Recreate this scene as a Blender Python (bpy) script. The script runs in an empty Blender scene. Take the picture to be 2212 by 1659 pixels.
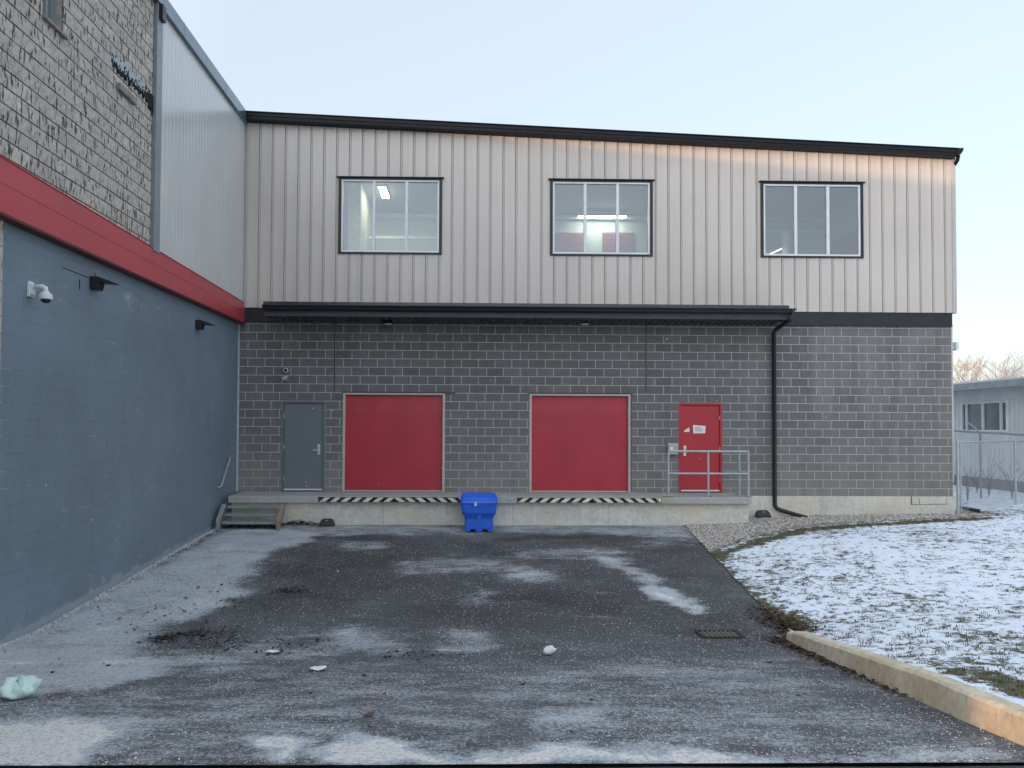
import bpy, math, random
import numpy as np
from mathutils import Vector, Matrix
rad = math.radians
random.seed(7)
RNG = np.random.default_rng(11)
sc = bpy.context.scene
COL = sc.collection

# ------------------------------------------------------------------ camera
W, H, FPX = 2212.0, 1659.0, 1661.0
YAW, PITCH, ROLL = rad(1.1), rad(1.5), rad(0.26)
EYE = Vector((0, 0, 2.13))
FW = Vector((math.sin(YAW)*math.cos(PITCH), math.cos(YAW)*math.cos(PITCH), math.sin(PITCH)))
RT0 = FW.cross(Vector((0, 0, 1))).normalized()
UP0 = RT0.cross(FW)
RT = RT0*math.cos(ROLL) + UP0*math.sin(ROLL)
UP = RT.cross(FW)
_d = Vector((0, 1, 0))
PPX = 1016 - FPX*_d.dot(RT)/_d.dot(FW)
PPY = 925 + FPX*_d.dot(UP)/_d.dot(FW)
cd = bpy.data.cameras.new('camera')
cam = bpy.data.objects.new('camera', cd)
COL.objects.link(cam)
cd.sensor_width = 36.0
cd.lens = FPX/W*36.0
cd.shift_x = (W/2-PPX)/W
cd.shift_y = (PPY-H/2)/W
cd.clip_start, cd.clip_end = 0.1, 2000
mw = Matrix((RT, UP, -FW)).transposed().to_4x4()
mw.translation = EYE
cam.matrix_world = mw
sc.camera = cam

def ray(px, py): return FW + RT*((px-PPX)/FPX) - UP*((py-PPY)/FPX)
def at_y(px, py, Y):
    r = ray(px, py); return EYE + r*(Y/r.y)
def at_x(px, py, X):
    r = ray(px, py); return EYE + r*(X/r.x)

# ------------------------------------------------------------------ terrain
def pz(Y):
    """height of the pavement: it dips from the dock to the drain and climbs again to the road"""
    Y = np.asarray(Y, dtype=float)
    a = -0.063*(16.3-Y) - 0.03
    b = -0.43 + 0.1*(9.5-Y) - 0.03
    k = 20.0
    m = np.logaddexp(a*k, b*k)/k
    m = np.minimum(m, 0.0) if False else m
    z = np.where(Y > 15.5, np.minimum(m, 0.0), m)
    return np.where(Y < 0.0, 0.52, z)
def on_ground(px, py):
    r = ray(px, py); t = 5.0
    for _ in range(60):
        p = EYE + r*t
        zt = float(pz(p.y))
        t += (p.z - zt)/max(0.05, -r.z + 0.09*0)*0.6
    return EYE + r*t
def edge_x(Y): return np.interp(Y, [2, 9.2, 9.35, 10.2, 12.5, 16.45, 17], [3.98, 3.98, 3.99, 4.1, 4.28, 4.69, 4.75])
def kerb_top(Y): return np.interp(Y, [0, 3.5, 5.26, 6.4, 9.3], [0.62, 0.27, 0.18, 0.09, -0.27])
def lawn_z(X, Y):
    X = np.asarray(X, float); Y = np.asarray(Y, float)
    t = np.clip((Y-9.0)/0.9, 0, 1)
    base = (kerb_top(Y)-0.03)*(1-t) + (pz(Y)+0.02)*t
    xe = edge_x(Y)
    w = np.exp(-np.clip(X-xe, 0, None)/4.0)
    return base*w + 0.19*(1-w)

# ------------------------------------------------------------------ numpy noise
_TAB = np.random.default_rng(3).random((256, 256))
def vnoise(x, y, s=0):
    x = np.asarray(x, float)+s*17.3; y = np.asarray(y, float)+s*9.7
    xi = np.floor(x).astype(int); yi = np.floor(y).astype(int)
    fx = x-xi; fy = y-yi
    fx = fx*fx*(3-2*fx); fy = fy*fy*(3-2*fy)
    g = lambda a, b: _TAB[a & 255, b & 255]
    return (g(xi, yi)*(1-fx)+g(xi+1, yi)*fx)*(1-fy) + (g(xi, yi+1)*(1-fx)+g(xi+1, yi+1)*fx)*fy
def fbm(x, y, o=4, s=0):
    t = 0; a = 0.5; n = 0
    for i in range(o):
        t = t + a*vnoise(x*2**i, y*2**i, s+i*3); n += a; a *= 0.5
    return t/n

# ------------------------------------------------------------------ object helpers
def lin(c):
    return tuple(((v/255.0)/12.92 if v/255.0 <= 0.04045 else ((v/255.0+0.055)/1.055)**2.4) for v in c)

def tag(o, label=None, cat=None, group=None, kind=None):
    if label: o['label'] = label
    if cat: o['category'] = cat
    if group: o['group'] = group
    if kind: o['kind'] = kind
    return o

def thing(name, label, cat, loc=(0, 0, 0), group=None):
    o = bpy.data.objects.new(name, None)
    COL.objects.link(o)
    o.location = loc
    o.empty_display_size = 0.2
    return tag(o, label, cat, group)

def link_mesh(name, me, parent=None):
    o = bpy.data.objects.new(name, me)
    COL.objects.link(o)
    if parent is not None:
        o.parent = parent
        off = Vector((0, 0, 0)); p = parent
        while p is not None:
            off += p.location; p = p.parent
        o.location = -off
    return o

class MB:
    def __init__(self):
        self.v, self.f, self.m, self.t = [], [], [], []
    def face(self, pts, mi=0, tint=0.5):
        n = len(self.v)
        self.v += [tuple(p) for p in pts]
        self.f.append(tuple(range(n, n+len(pts)))); self.m.append(mi); self.t.append(tint)
    def box(self, x0, x1, y0, y1, z0, z1, mi=0, tint=0.5):
        n = len(self.v)
        self.v += [(x0, y0, z0), (x1, y0, z0), (x1, y1, z0), (x0, y1, z0), (x0, y0, z1), (x1, y0, z1), (x1, y1, z1), (x0, y1, z1)]
        for q in ((0, 3, 2, 1), (4, 5, 6, 7), (0, 1, 5, 4), (1, 2, 6, 5), (2, 3, 7, 6), (3, 0, 4, 7)):
            self.f.append(tuple(n+i for i in q)); self.m.append(mi); self.t.append(tint)
        return self
    def obox(self, c, ax, ay, az, mi=0):
        """box from centre and three half-axis vectors"""
        c = Vector(c); ax = Vector(ax); ay = Vector(ay); az = Vector(az); n = len(self.v)
        for sz in (-1, 1):
            for sx, sy in ((-1, -1), (1, -1), (1, 1), (-1, 1)):
                self.v.append(tuple(c+ax*sx+ay*sy+az*sz))
        for q in ((0, 3, 2, 1), (4, 5, 6, 7), (0, 1, 5, 4), (1, 2, 6, 5), (2, 3, 7, 6), (3, 0, 4, 7)):
            self.f.append(tuple(n+i for i in q)); self.m.append(mi); self.t.append(0.5)
        return self
    def prism(self, poly, axis, a, b, mi=0):
        """poly: list of 2-D points, extruded along axis ('x','y','z') from a to b"""
        def P(u, v, w):
            return {'x': (w, u, v), 'y': (u, w, v), 'z': (u, v, w)}[axis]
        n = len(self.v); k = len(poly)
        self.v += [P(u, v, a) for u, v in poly] + [P(u, v, b) for u, v in poly]
        self.f.append(tuple(range(n+k-1, n-1, -1))); self.f.append(tuple(range(n+k, n+2*k)))
        for i in range(k):
            j = (i+1) % k
            self.f.append((n+i, n+j, n+k+j, n+k+i))
        self.m += [mi]*(k+2); self.t += [0.5]*(k+2)
        return self
    def tube(self, pts, r, k=8, mi=0, caps=True):
        pts = [Vector(p) for p in pts]
        rs = r if isinstance(r, (list, tuple)) else [r]*len(pts)
        n0 = len(self.v)
        up = None
        for i, p in enumerate(pts):
            d = (pts[min(i+1, len(pts)-1)]-pts[max(i-1, 0)])
            if d.length < 1e-9: d = Vector((0, 0, 1))
            d.normalize()
            if up is None:
                up = Vector((0, 0, 1)) if abs(d.z) < 0.9 else Vector((1, 0, 0))
            a = d.cross(up)
            if a.length < 1e-4: a = d.cross(Vector((0.3, 1, 0.2)))
            a.normalize(); b = a.cross(d).normalized(); up = b
            for j in range(k):
                t = 2*math.pi*j/k
                self.v.append(tuple(p + a*(rs[i]*math.cos(t)) + b*(rs[i]*math.sin(t))))
        for i in range(len(pts)-1):
            for j in range(k):
                j2 = (j+1) % k
                self.f.append((n0+i*k+j, n0+i*k+j2, n0+(i+1)*k+j2, n0+(i+1)*k+j)); self.m.append(mi); self.t.append(0.5)
        if caps:
            self.f.append(tuple(range(n0+k-1, n0-1, -1))); self.m.append(mi); self.t.append(0.5)
            e = n0+(len(pts)-1)*k
            self.f.append(tuple(range(e, e+k))); self.m.append(mi); self.t.append(0.5)
        return self
    def loft(self, rings, mi=0, cap0=True, cap1=True):
        n0 = len(self.v); k = len(rings[0])
        for r in rings: self.v += [tuple(p) for p in r]
        for i in range(len(rings)-1):
            for j in range(k):
                j2 = (j+1) % k
                self.f.append((n0+i*k+j, n0+i*k+j2, n0+(i+1)*k+j2, n0+(i+1)*k+j)); self.m.append(mi); self.t.append(0.5)
        if cap0: self.f.append(tuple(range(n0+k-1, n0-1, -1))); self.m.append(mi); self.t.append(0.5)
        if cap1:
            e = n0+(len(rings)-1)*k
            self.f.append(tuple(range(e, e+k))); self.m.append(mi); self.t.append(0.5)
        return self
    def build(self, name, mats, parent=None, smooth=False, bevel=0.0, seg=2):
        me = bpy.data.meshes.new(name)
        me.from_pydata(self.v, [], self.f)
        if not isinstance(mats, (list, tuple)): mats = [mats]
        for m in mats: me.materials.append(m)
        me.polygons.foreach_set('material_index', self.m)
        a = me.attributes.new('tint', 'FLOAT', 'FACE')
        a.data.foreach_set('value', self.t)
        if smooth: me.polygons.foreach_set('use_smooth', [True]*len(self.f))
        me.update()
        o = link_mesh(name, me, parent)
        if bevel:
            b = o.modifiers.new('bevel', 'BEVEL'); b.width = bevel; b.segments = seg
            b.limit_method = 'ANGLE'; b.angle_limit = rad(40)
        return o

def rrect(cx, cy, z, hx, hy, r, n=4, ztilt=0.0):
    """rounded rectangle ring"""
    out = []
    for qx, qy, a0 in ((1, 1, 0), (-1, 1, 90), (-1, -1, 180), (1, -1, 270)):
        for i in range(n+1):
            a = rad(a0+90*i/n)
            x = qx*(hx-r)+r*math.cos(a); y = qy*(hy-r)+r*math.sin(a)
            out.append((cx+x, cy+y, z+ztilt*y))
    return out

def np_mesh(name, verts, faces, mats, attrs=None, mi=None, smooth=False, parent=None):
    me = bpy.data.meshes.new(name)
    verts = np.asarray(verts, dtype=np.float32); faces = np.asarray(faces, dtype=np.int32)
    k = faces.shape[1]
    me.vertices.add(len(verts)); me.vertices.foreach_set('co', verts.ravel())
    me.loops.add(faces.size); me.loops.foreach_set('vertex_index', faces.ravel())
    me.polygons.add(len(faces))
    me.polygons.foreach_set('loop_start', np.arange(0, faces.size, k, dtype=np.int32))
    if not isinstance(mats, (list, tuple)): mats = [mats]
    for m in mats: me.materials.append(m)
    if mi is not None: me.polygons.foreach_set('material_index', np.asarray(mi, dtype=np.int32))
    if smooth: me.polygons.foreach_set('use_smooth', np.ones(len(faces), dtype=bool))
    me.update(calc_edges=True)
    for nm, dom, arr in (attrs or []):
        a = me.attributes.new(nm, 'FLOAT', dom); a.data.foreach_set('value', np.asarray(arr, dtype=np.float32))
    return link_mesh(name, me, parent)

def grid_faces(nx, ny):
    i = np.arange(nx-1)[:, None]; j = np.arange(ny-1)[None, :]
    a = (i*ny+j).ravel(); b = ((i+1)*ny+j).ravel()
    return np.stack([a, b, b+1, a+1], 1)

# ------------------------------------------------------------------ material helpers
class NT:
    def __init__(self, name):
        self.m = bpy.data.materials.new(name); self.m.use_nodes = True
        self.t = self.m.node_tree; self.t.nodes.clear()
        self.out = self.n('ShaderNodeOutputMaterial')
        self._co = None
    def n(self, ty, **kw):
        nd = self.t.nodes.new(ty)
        for k, v in kw.items(): setattr(nd, k, v)
        return nd
    def l(self, a, b): self.t.links.new(a, b)
    def co(self):
        if self._co is None: self._co = self.n('ShaderNodeTexCoord').outputs['Object']
        return self._co
    def mapped(self, scale=(1, 1, 1), loc=(0, 0, 0), rot=(0, 0, 0)):
        mp = self.n('ShaderNodeMapping')
        mp.inputs['Scale'].default_value = scale; mp.inputs['Location'].default_value = loc; mp.inputs['Rotation'].default_value = rot
        self.l(self.co(), mp.inputs['Vector']); return mp.outputs[0]
    def noise(self, scale, detail=4, rough=0.55, vec=None, dist=0.0):
        nd = self.n('ShaderNodeTexNoise')
        nd.inputs['Scale'].default_value = scale; nd.inputs['Detail'].default_value = detail
        nd.inputs['Roughness'].default_value = rough; nd.inputs['Distortion'].default_value = dist
        self.l(vec if vec is not None else self.co(), nd.inputs['Vector'])
        return nd.outputs['Fac']
    def ramp(self, fac, stops, interp='LINEAR'):
        r = self.n('ShaderNodeValToRGB'); e = r.color_ramp.elements; r.color_ramp.interpolation = interp
        while len(e) < len(stops): e.new(0.5)
        for el, (p, c) in zip(e, stops):
            el.position = p; el.color = (c, c, c, 1) if isinstance(c, (int, float)) else (*c[:3], 1)
        self.l(fac, r.inputs[0]); return r.outputs[0]
    def math(self, op, a, b=None, c=None, clamp=False):
        nd = self.n('ShaderNodeMath', operation=op); nd.use_clamp = clamp
        for i, x in enumerate((a, b, c)):
            if x is None: continue
            if isinstance(x, (int, float)): nd.inputs[i].default_value = x
            else: self.l(x, nd.inputs[i])
        return nd.outputs[0]
    def mix(self, fac, a, b, blend='MIX'):
        nd = self.n('ShaderNodeMix', data_type='RGBA', blend_type=blend)
        nd.clamp_factor = True
        for s, x in ((nd.inputs[0], fac), (nd.inputs[6], a), (nd.inputs[7], b)):
            if isinstance(x, (int, float)): s.default_value = x
            elif isinstance(x, tuple): s.default_value = (*x[:3], 1)
            else: self.l(x, s)
        return nd.outputs[2]
    def attr(self, name):
        a = self.n('ShaderNodeAttribute'); a.attribute_name = name; return a.outputs['Fac']
    def xyz(self):
        s = self.n('ShaderNodeSeparateXYZ'); self.l(self.co(), s.inputs[0]); return s.outputs
    def bump(self, h, strength=0.4, dist=0.01, nrm=None):
        b = self.n('ShaderNodeBump'); b.inputs['Strength'].default_value = strength; b.inputs['Distance'].default_value = dist
        self.l(h, b.inputs['Height'])
        if nrm is not None: self.l(nrm, b.inputs['Normal'])
        return b.outputs[0]
    def bsdf(self, col, rough=0.6, metal=0.0, nrm=None, spec=0.5, coat=0.0):
        p = self.n('ShaderNodeBsdfPrincipled')
        for k, x in (('Base Color', col), ('Roughness', rough), ('Metallic', metal), ('Specular IOR Level', spec), ('Coat Weight', coat)):
            if isinstance(x, (int, float)): p.inputs[k].default_value = x
            elif isinstance(x, tuple): p.inputs[k].default_value = (*x[:3], 1)
            else: self.l(x, p.inputs[k])
        if nrm is not None: self.l(nrm, p.inputs['Normal'])
        self.l(p.outputs[0], self.out.inputs[0]); return p

def scl(c, k): return tuple(min(1.0, v*k) for v in c)

def M(name, col, rough=0.6, metal=0.0, var=0.15, vs=5.0, bump=0.0, bs=80.0, spec=0.5, streak=0.0):
    t = NT(name)
    n1 = t.noise(vs, 6, 0.6)
    c = t.mix(t.ramp(n1, [(0.3, 0.0), (0.7, 1.0)]), scl(col, 1-var), scl(col, 1+var))
    if streak:
        s = t.noise(1.0, 4, 0.6, t.mapped((9, 9, 0.5)))
        c = t.mix(t.math('MULTIPLY', t.ramp(s, [(0.5, 0.0), (0.75, 1.0)]), streak), c, scl(col, 0.6))
    rr = t.math('ADD', t.math('MULTIPLY', t.noise(vs*3, 3), 0.2), rough-0.1)
    nr = t.bump(t.noise(bs, 4, 0.6), bump, 0.006) if bump else None
    t.bsdf(c, rr, metal, nr, spec)
    return t.m

# ------------------------------------------------------------------ materials
m_black = M('black_painted_metal', (0.011, 0.013, 0.018), 0.42, 0.0, 0.2, 3)
m_coping = M('dark_glossy_coping', (0.03, 0.036, 0.045), 0.25, 0.0, 0.15, 2, spec=0.6)
m_cop2 = M('slate_coping_metal', (0.15, 0.19, 0.225), 0.24, 0.5, 0.08, 1.5)
m_red_door = M('red_sheet_steel', (0.41, 0.018, 0.036), 0.40, 0, 0.10, 1.6, streak=0.28)
m_red_pdoor = M('red_painted_door', (0.42, 0.017, 0.030), 0.42, 0, 0.07, 1.5, streak=0.1)
m_band = M('red_fascia_paint', (0.50, 0.055, 0.072), 0.36, 0, 0.08, 1.2, spec=0.6)
m_band_dk = M('dark_red_lip', (0.10, 0.012, 0.014), 0.5)
m_greydoor = M('grey_painted_door', (0.15, 0.17, 0.185), 0.45, 0, 0.06, 1.5, streak=0.15)
m_doorframe_grey = M('grey_door_frame', (0.13, 0.145, 0.16), 0.5, 0, 0.1)
m_beige = M('beige_painted_steel', (0.50, 0.45, 0.42), 0.5, 0, 0.1, 4, streak=0.25)
m_alu = M('aluminium_frame', (0.74, 0.75, 0.77), 0.42, 0.0, 0.08, 3)
m_galv = M('galvanised_steel', (0.42, 0.46, 0.48), 0.5, 0.45, 0.15, 9)
m_chrome = M('brushed_metal', (0.65, 0.65, 0.65), 0.3, 0.7, 0.1)
m_white = M('white_plastic', (0.72, 0.74, 0.76), 0.4, 0, 0.04)
m_paper = M('white_paper', (0.78, 0.75, 0.75), 0.8, 0, 0.05, 20)
m_print = M('grey_print', (0.35, 0.33, 0.34), 0.8)
m_rubber = M('black_plastic', (0.014, 0.015, 0.018), 0.45, 0, 0.2)
m_inner = M('inside_wall_paint', (0.50, 0.58, 0.56), 0.8, 0, 0.05, 1)
m_ceiling = M('inside_ceiling', (0.30, 0.34, 0.37), 0.8, 0, 0.05, 1)
m_shutter_in = M('maroon_shutter', (0.24, 0.06, 0.09), 0.6, 0, 0.05)
m_pipe_in = M('inside_beam', (0.62, 0.66, 0.66), 0.6, 0, 0.05)
m_steelstair = M('worn_grey_steel', (0.30, 0.32, 0.33), 0.55, 0.3, 0.25, 6, 0.2)
m_rust = M('rusty_steel', (0.28, 0.21, 0.17), 0.7, 0.1, 0.35, 9, 0.3)
m_rope = M('yellow_rope', (0.42, 0.38, 0.14), 0.8, 0, 0.2, 40)
m_bag = None
m_iron = M('cast_iron', (0.03, 0.028, 0.026), 0.6, 0.3, 0.3, 20)
m_hole = M('dark_pit', (0.006, 0.006, 0.006), 0.9)
m_yellowblock = M('grey_box', (0.36, 0.36, 0.36), 0.6)
m_wood = M('weathered_wood', (0.26, 0.23, 0.21), 0.8, 0, 0.3, 14, 0.4)

def mat_emit(name, col, s):
    t = NT(name); e = t.n('ShaderNodeEmission'); e.inputs[0].default_value = (*col, 1); e.inputs[1].default_value = s
    t.l(e.outputs[0], t.out.inputs[0]); return t.m
m_tube = mat_emit('lit_lamp_panel', (1.0, 0.97, 0.80), 4.2)

def mat_concrete(name, col, dark=0.5, warm=(0.45, 0.36, 0.24), stain=0.5):
    t = NT(name)
    n1 = t.noise(1.3, 6, 0.65); n2 = t.noise(14, 5, 0.6); n3 = t.noise(90, 3, 0.6)
    c = t.mix(t.ramp(n1, [(0.3, 0), (0.7, 1)]), scl(col, 0.78), scl(col, 1.15))
    c = t.mix(t.math('MULTIPLY', t.ramp(n2, [(0.45, 0), (0.72, 1)]), 0.45), c, scl(col, dark))
    w = t.noise(0.8, 4, 0.6, t.mapped((1, 1, 1), (7, 3, 1)))
    c = t.mix(t.math('MULTIPLY', t.ramp(w, [(0.48, 0), (0.68, 1)]), stain), c, warm)
    st = t.noise(1.0, 5, 0.65, t.mapped((14, 14, 0.8)))
    c = t.mix(t.math('MULTIPLY', t.ramp(st, [(0.52, 0), (0.74, 1)]), 0.35), c, scl(col, 1.35))
    c = t.mix(t.math('MULTIPLY', t.ramp(n3, [(0.55, 0), (0.7, 1)]), 0.25), c, scl(col, 0.45))
    nr = t.bump(n3, 0.35, 0.006, t.bump(n2, 0.3, 0.02))
    t.bsdf(c, 0.9, 0, nr, 0.25)
    return t.m
m_conc = mat_concrete('dock_concrete', (0.66, 0.64, 0.575), 0.45, (0.64, 0.54, 0.39), 0.6)
m_slab = mat_concrete('slab_concrete', (0.42, 0.42, 0.41), 0.45, (0.42, 0.40, 0.36), 0.3)
m_kerb = mat_concrete('kerb_concrete', (0.66, 0.59, 0.47), 0.28, (0.46, 0.33, 0.17), 0.7)

def mat_block(name, col, tintk=0.35, pale=0.5, mortar=False):
    t = NT(name)
    tint = t.attr('tint')
    n1 = t.noise(0.9, 5, 0.6); n2 = t.noise(26, 5, 0.65); n3 = t.noise(130, 3, 0.6)
    c = t.mix(tint, scl(col, 1-tintk), scl(col, 1+tintk))
    c = t.mix(t.math('MULTIPLY', t.ramp(n2, [(0.35, 0), (0.7, 1)]), 0.55), c, scl(col, 0.62))
    c = t.mix(t.math('MULTIPLY', t.ramp(n3, [(0.5, 0), (0.68, 1)]), 0.25), c, scl(col, 1.7))
    # salt bloom: low on the wall and in run-off columns
    z = t.xyz()[2]; x = t.xyz()[0]
    low = t.ramp(t.math('DIVIDE', z, 4.6), [(0.1, 0.95), (0.33, 0.42), (0.66, 0.0)])
    col_n = t.noise(1.0, 3, 0.6, t.mapped((1.1, 1.1, 0.18), (2.3, 0, 0.4)))
    right = t.ramp(t.math('DIVIDE', x, 12), [(0.50, 0.30), (0.62, 1.25)])
    bl = t.math('MULTIPLY', t.ramp(col_n, [(0.44, 0.0), (0.70, 1.0)]), right)
    bl = t.math('MAXIMUM', t.math('MULTIPLY', low, t.ramp(n1, [(0.25, 0.3), (0.7, 1.0)])), t.math('MULTIPLY', bl, 0.55))
    c = t.mix(t.math('MULTIPLY', bl, pale), c, (0.37, 0.35, 0.33))
    run = t.noise(1.0, 5, 0.65, t.mapped((2.6, 2.6, 0.30), (5, 0, 2)))
    c = t.mix(t.math('MULTIPLY', t.ramp(run, [(0.52, 0), (0.72, 1)]), 0.40), c, scl(col, 0.55))
    nr = t.bump(n3, 0.5, 0.006, t.bump(n2, 0.6, 0.02))
    t.bsdf(c, 0.92, 0, nr, 0.2)
    return t.m
m_blk = mat_block('grey_split_block', (0.166, 0.160, 0.157), 0.20, 0.62)
m_mort = mat_block('pale_mortar', (0.52, 0.52, 0.52), 0.05, 0.6)

def mat_beige_block():
    t = NT('beige_split_block')
    tint = t.attr('tint')
    col = (0.54, 0.49, 0.44)
    c = t.mix(tint, scl(col, 0.86), scl(col, 1.14))
    n2 = t.noise(18, 5, 0.65); n3 = t.noise(110, 3, 0.6)
    c = t.mix(t.math('MULTIPLY', t.ramp(n2, [(0.4, 0), (0.7, 1)]), 0.4), c, scl(col, 0.66))
    # split fissures running down the face
    fs = t.noise(1.0, 3, 0.5, t.mapped((24, 24, 5.0)))
    fis = t.ramp(fs, [(0.565, 0.0), (0.625, 1.0)])
    c = t.mix(t.math('MULTIPLY', fis, 0.85), c, (0.045, 0.04, 0.038))
    nr = t.bump(n3, 0.4, 0.006, t.bump(t.math('SUBTRACT', n2, fis), 0.7, 0.025))
    t.bsdf(c, 0.92, 0, nr, 0.2)
    return t.m
m_bblk = mat_beige_block()
m_bmort = M('dark_recessed_mortar', (0.095, 0.09, 0.085), 0.95, 0, 0.3, 8)
m_bmort2 = M('grey_mortar', (0.36, 0.35, 0.33), 0.95, 0, 0.3, 8)

def mat_painted_wall():
    t = NT('blue_grey_wall_paint')
    col = (0.185, 0.238, 0.288)
    mp = t.n('ShaderNodeCombineXYZ'); s = t.xyz()
    t.l(s[1], mp.inputs[0]); t.l(s[2], mp.inputs[1])
    def brick(m, sm):
        b = t.n('ShaderNodeTexBrick'); b.inputs['Scale'].default_value = 1.0
        b.inputs['Mortar Size'].default_value = m; b.inputs['Mortar Smooth'].default_value = sm
        b.inputs['Brick Width'].default_value = 0.4; b.inputs['Row Height'].default_value = 0.2
        t.l(mp.outputs[0], b.inputs['Vector']); return b.outputs['Fac']
    br = brick(0.006, 0.6)
    n1 = t.noise(0.7, 5, 0.6); n2 = t.noise(7, 5, 0.6); n3 = t.noise(60, 4, 0.6)
    c = t.mix(t.ramp(n1, [(0.32, 0), (0.68, 1)]), scl(col, 0.90), scl(col, 1.12))
    st = t.noise(1.0, 4, 0.6, t.mapped((4, 4, 0.35)))
    c = t.mix(t.math('MULTIPLY', t.ramp(st, [(0.5, 0), (0.72, 1)]), 0.30), c, (0.17, 0.19, 0.20))
    # joints: partly darker, partly scuffed pale
    br0 = t.math('MULTIPLY', br, t.ramp(n2, [(0.42, 0), (0.62, 1)]))
    c = t.mix(t.math('MULTIPLY', br0, 0.55), c, scl(col, 0.4))
    br1 = t.math('MULTIPLY', br, t.ramp(t.noise(2.2, 4, 0.6, t.mapped((1, 1, 1), (4, 9, 2))), [(0.56, 0), (0.66, 1)]))
    c = t.mix(t.math('MULTIPLY', br1, 0.8), c, (0.42, 0.46, 0.5))
    # smeared pale repair beside the first lamp
    dy = t.math('DIVIDE', t.math('SUBTRACT', s[1], 12.35), 0.62); dz = t.math('DIVIDE', t.math('SUBTRACT', s[2], 4.13), 0.24)
    rp_ = t.math('SUBTRACT', 1.0, t.math('ADD', t.math('MULTIPLY', dy, dy), t.math('MULTIPLY', dz, dz)))
    c = t.mix(t.math('MULTIPLY', t.ramp(t.math('ADD', rp_, t.math('MULTIPLY', t.math('SUBTRACT', t.noise(6.5, 5, 0.7), 0.62), 4.0)), [(0.3, 0), (0.8, 1)]), 0.6), c, (0.40, 0.44, 0.47))
    # scattered scuffs
    sc_ = t.noise(1.0, 5, 0.7, t.mapped((3, 3, 11), (3, 1, 8)))
    c = t.mix(t.math('MULTIPLY', t.ramp(sc_, [(0.66, 0), (0.74, 1)]), 0.35), c, (0.36, 0.40, 0.44))
    # small chips of missing paint
    v = t.n('ShaderNodeTexVoronoi'); v.inputs['Scale'].default_value = 2.1
    t.l(t.co(), v.inputs['Vector'])
    chip = t.math('LESS_THAN', t.math('ADD', v.outputs['Distance'], t.math('MULTIPLY', n3, 0.05)), 0.062)
    c = t.mix(t.math('MULTIPLY', chip, 0.7), c, (0.5, 0.53, 0.56))
    # salt splash at the foot
    foot = t.math('SUBTRACT', s[2], t.math('ADD', t.math('MULTIPLY', s[1], 0.05), -0.83))
    ff = t.ramp(t.math('SUBTRACT', foot, t.math('ADD', t.math('MULTIPLY', t.ramp(t.noise(4.0, 5, 0.7), [(0.5, 0.0), (0.8, 1.0)]), 0.22), 0.01)), [(0.0, 0.75), (0.02, 0.10), (0.08, 0.0)])
    c = t.mix(ff, c, (0.34, 0.37, 0.40))
    h = t.math('SUBTRACT', t.math('MULTIPLY', n3, 0.25), t.math('MULTIPLY', br, 0.8))
    t.bsdf(c, 0.55, 0, t.bump(h, 0.35, 0.006), 0.4)
    return t.m
m_paint = mat_painted_wall()

def mat_siding(name, col, rough, metal=0.0, spec=0.5):
    t = NT(name)
    n1 = t.noise(0.6, 4, 0.6)
    c = t.mix(t.ramp(n1, [(0.3, 0), (0.7, 1)]), scl(col, 0.94), scl(col, 1.05))
    st = t.noise(1.0, 5, 0.6, t.mapped((16, 16, 0.3)))
    c = t.mix(t.math('MULTIPLY', t.ramp(st, [(0.5, 0), (0.75, 1)]), 0.16), c, scl(col, 0.72))
    oil = t.noise(1.0, 2, 0.5, t.mapped((5, 5, 1.3)))
    t.bsdf(c, t.math('ADD', t.math('MULTIPLY', n1, 0.12), rough-0.06), metal, t.bump(oil, 0.12, 0.01), spec)
    return t.m
m_side = mat_siding('cream_siding', (0.60, 0.54, 0.495), 0.42)
m_side2 = mat_siding('silver_siding', (0.58, 0.58, 0.57), 0.20, 0.0, 0.8)
m_trim = M('grey_corner_trim', (0.23, 0.25, 0.27), 0.4, 0, 0.08)
m_trim_l = M('cream_corner_trim', (0.50, 0.47, 0.45), 0.42, 0, 0.06)

def mat_glass(nm='window_glass', base=0.13):
    t = NT(nm)
    f = t.n('ShaderNodeFresnel'); f.inputs[0].default_value = 1.55
    fac = t.math('ADD', t.math('MULTIPLY', f.outputs[0], 1.6), base, None, True)
    tr = t.n('ShaderNodeBsdfTransparent'); tr.inputs[0].default_value = (0.80, 0.88, 0.86, 1)
    g = t.n('ShaderNodeBsdfGlossy'); g.inputs['Roughness'].default_value = 0.03; g.inputs[0].default_value = (0.95, 0.98, 1, 1)
    mx = t.n('ShaderNodeMixShader'); t.l(fac, mx.inputs[0]); t.l(tr.outputs[0], mx.inputs[1]); t.l(g.outputs[0], mx.inputs[2])
    t.l(mx.outputs[0], t.out.inputs[0]); return t.m
m_glass = mat_glass()
m_glass2 = mat_glass('mirror_glass', 0.55)

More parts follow.
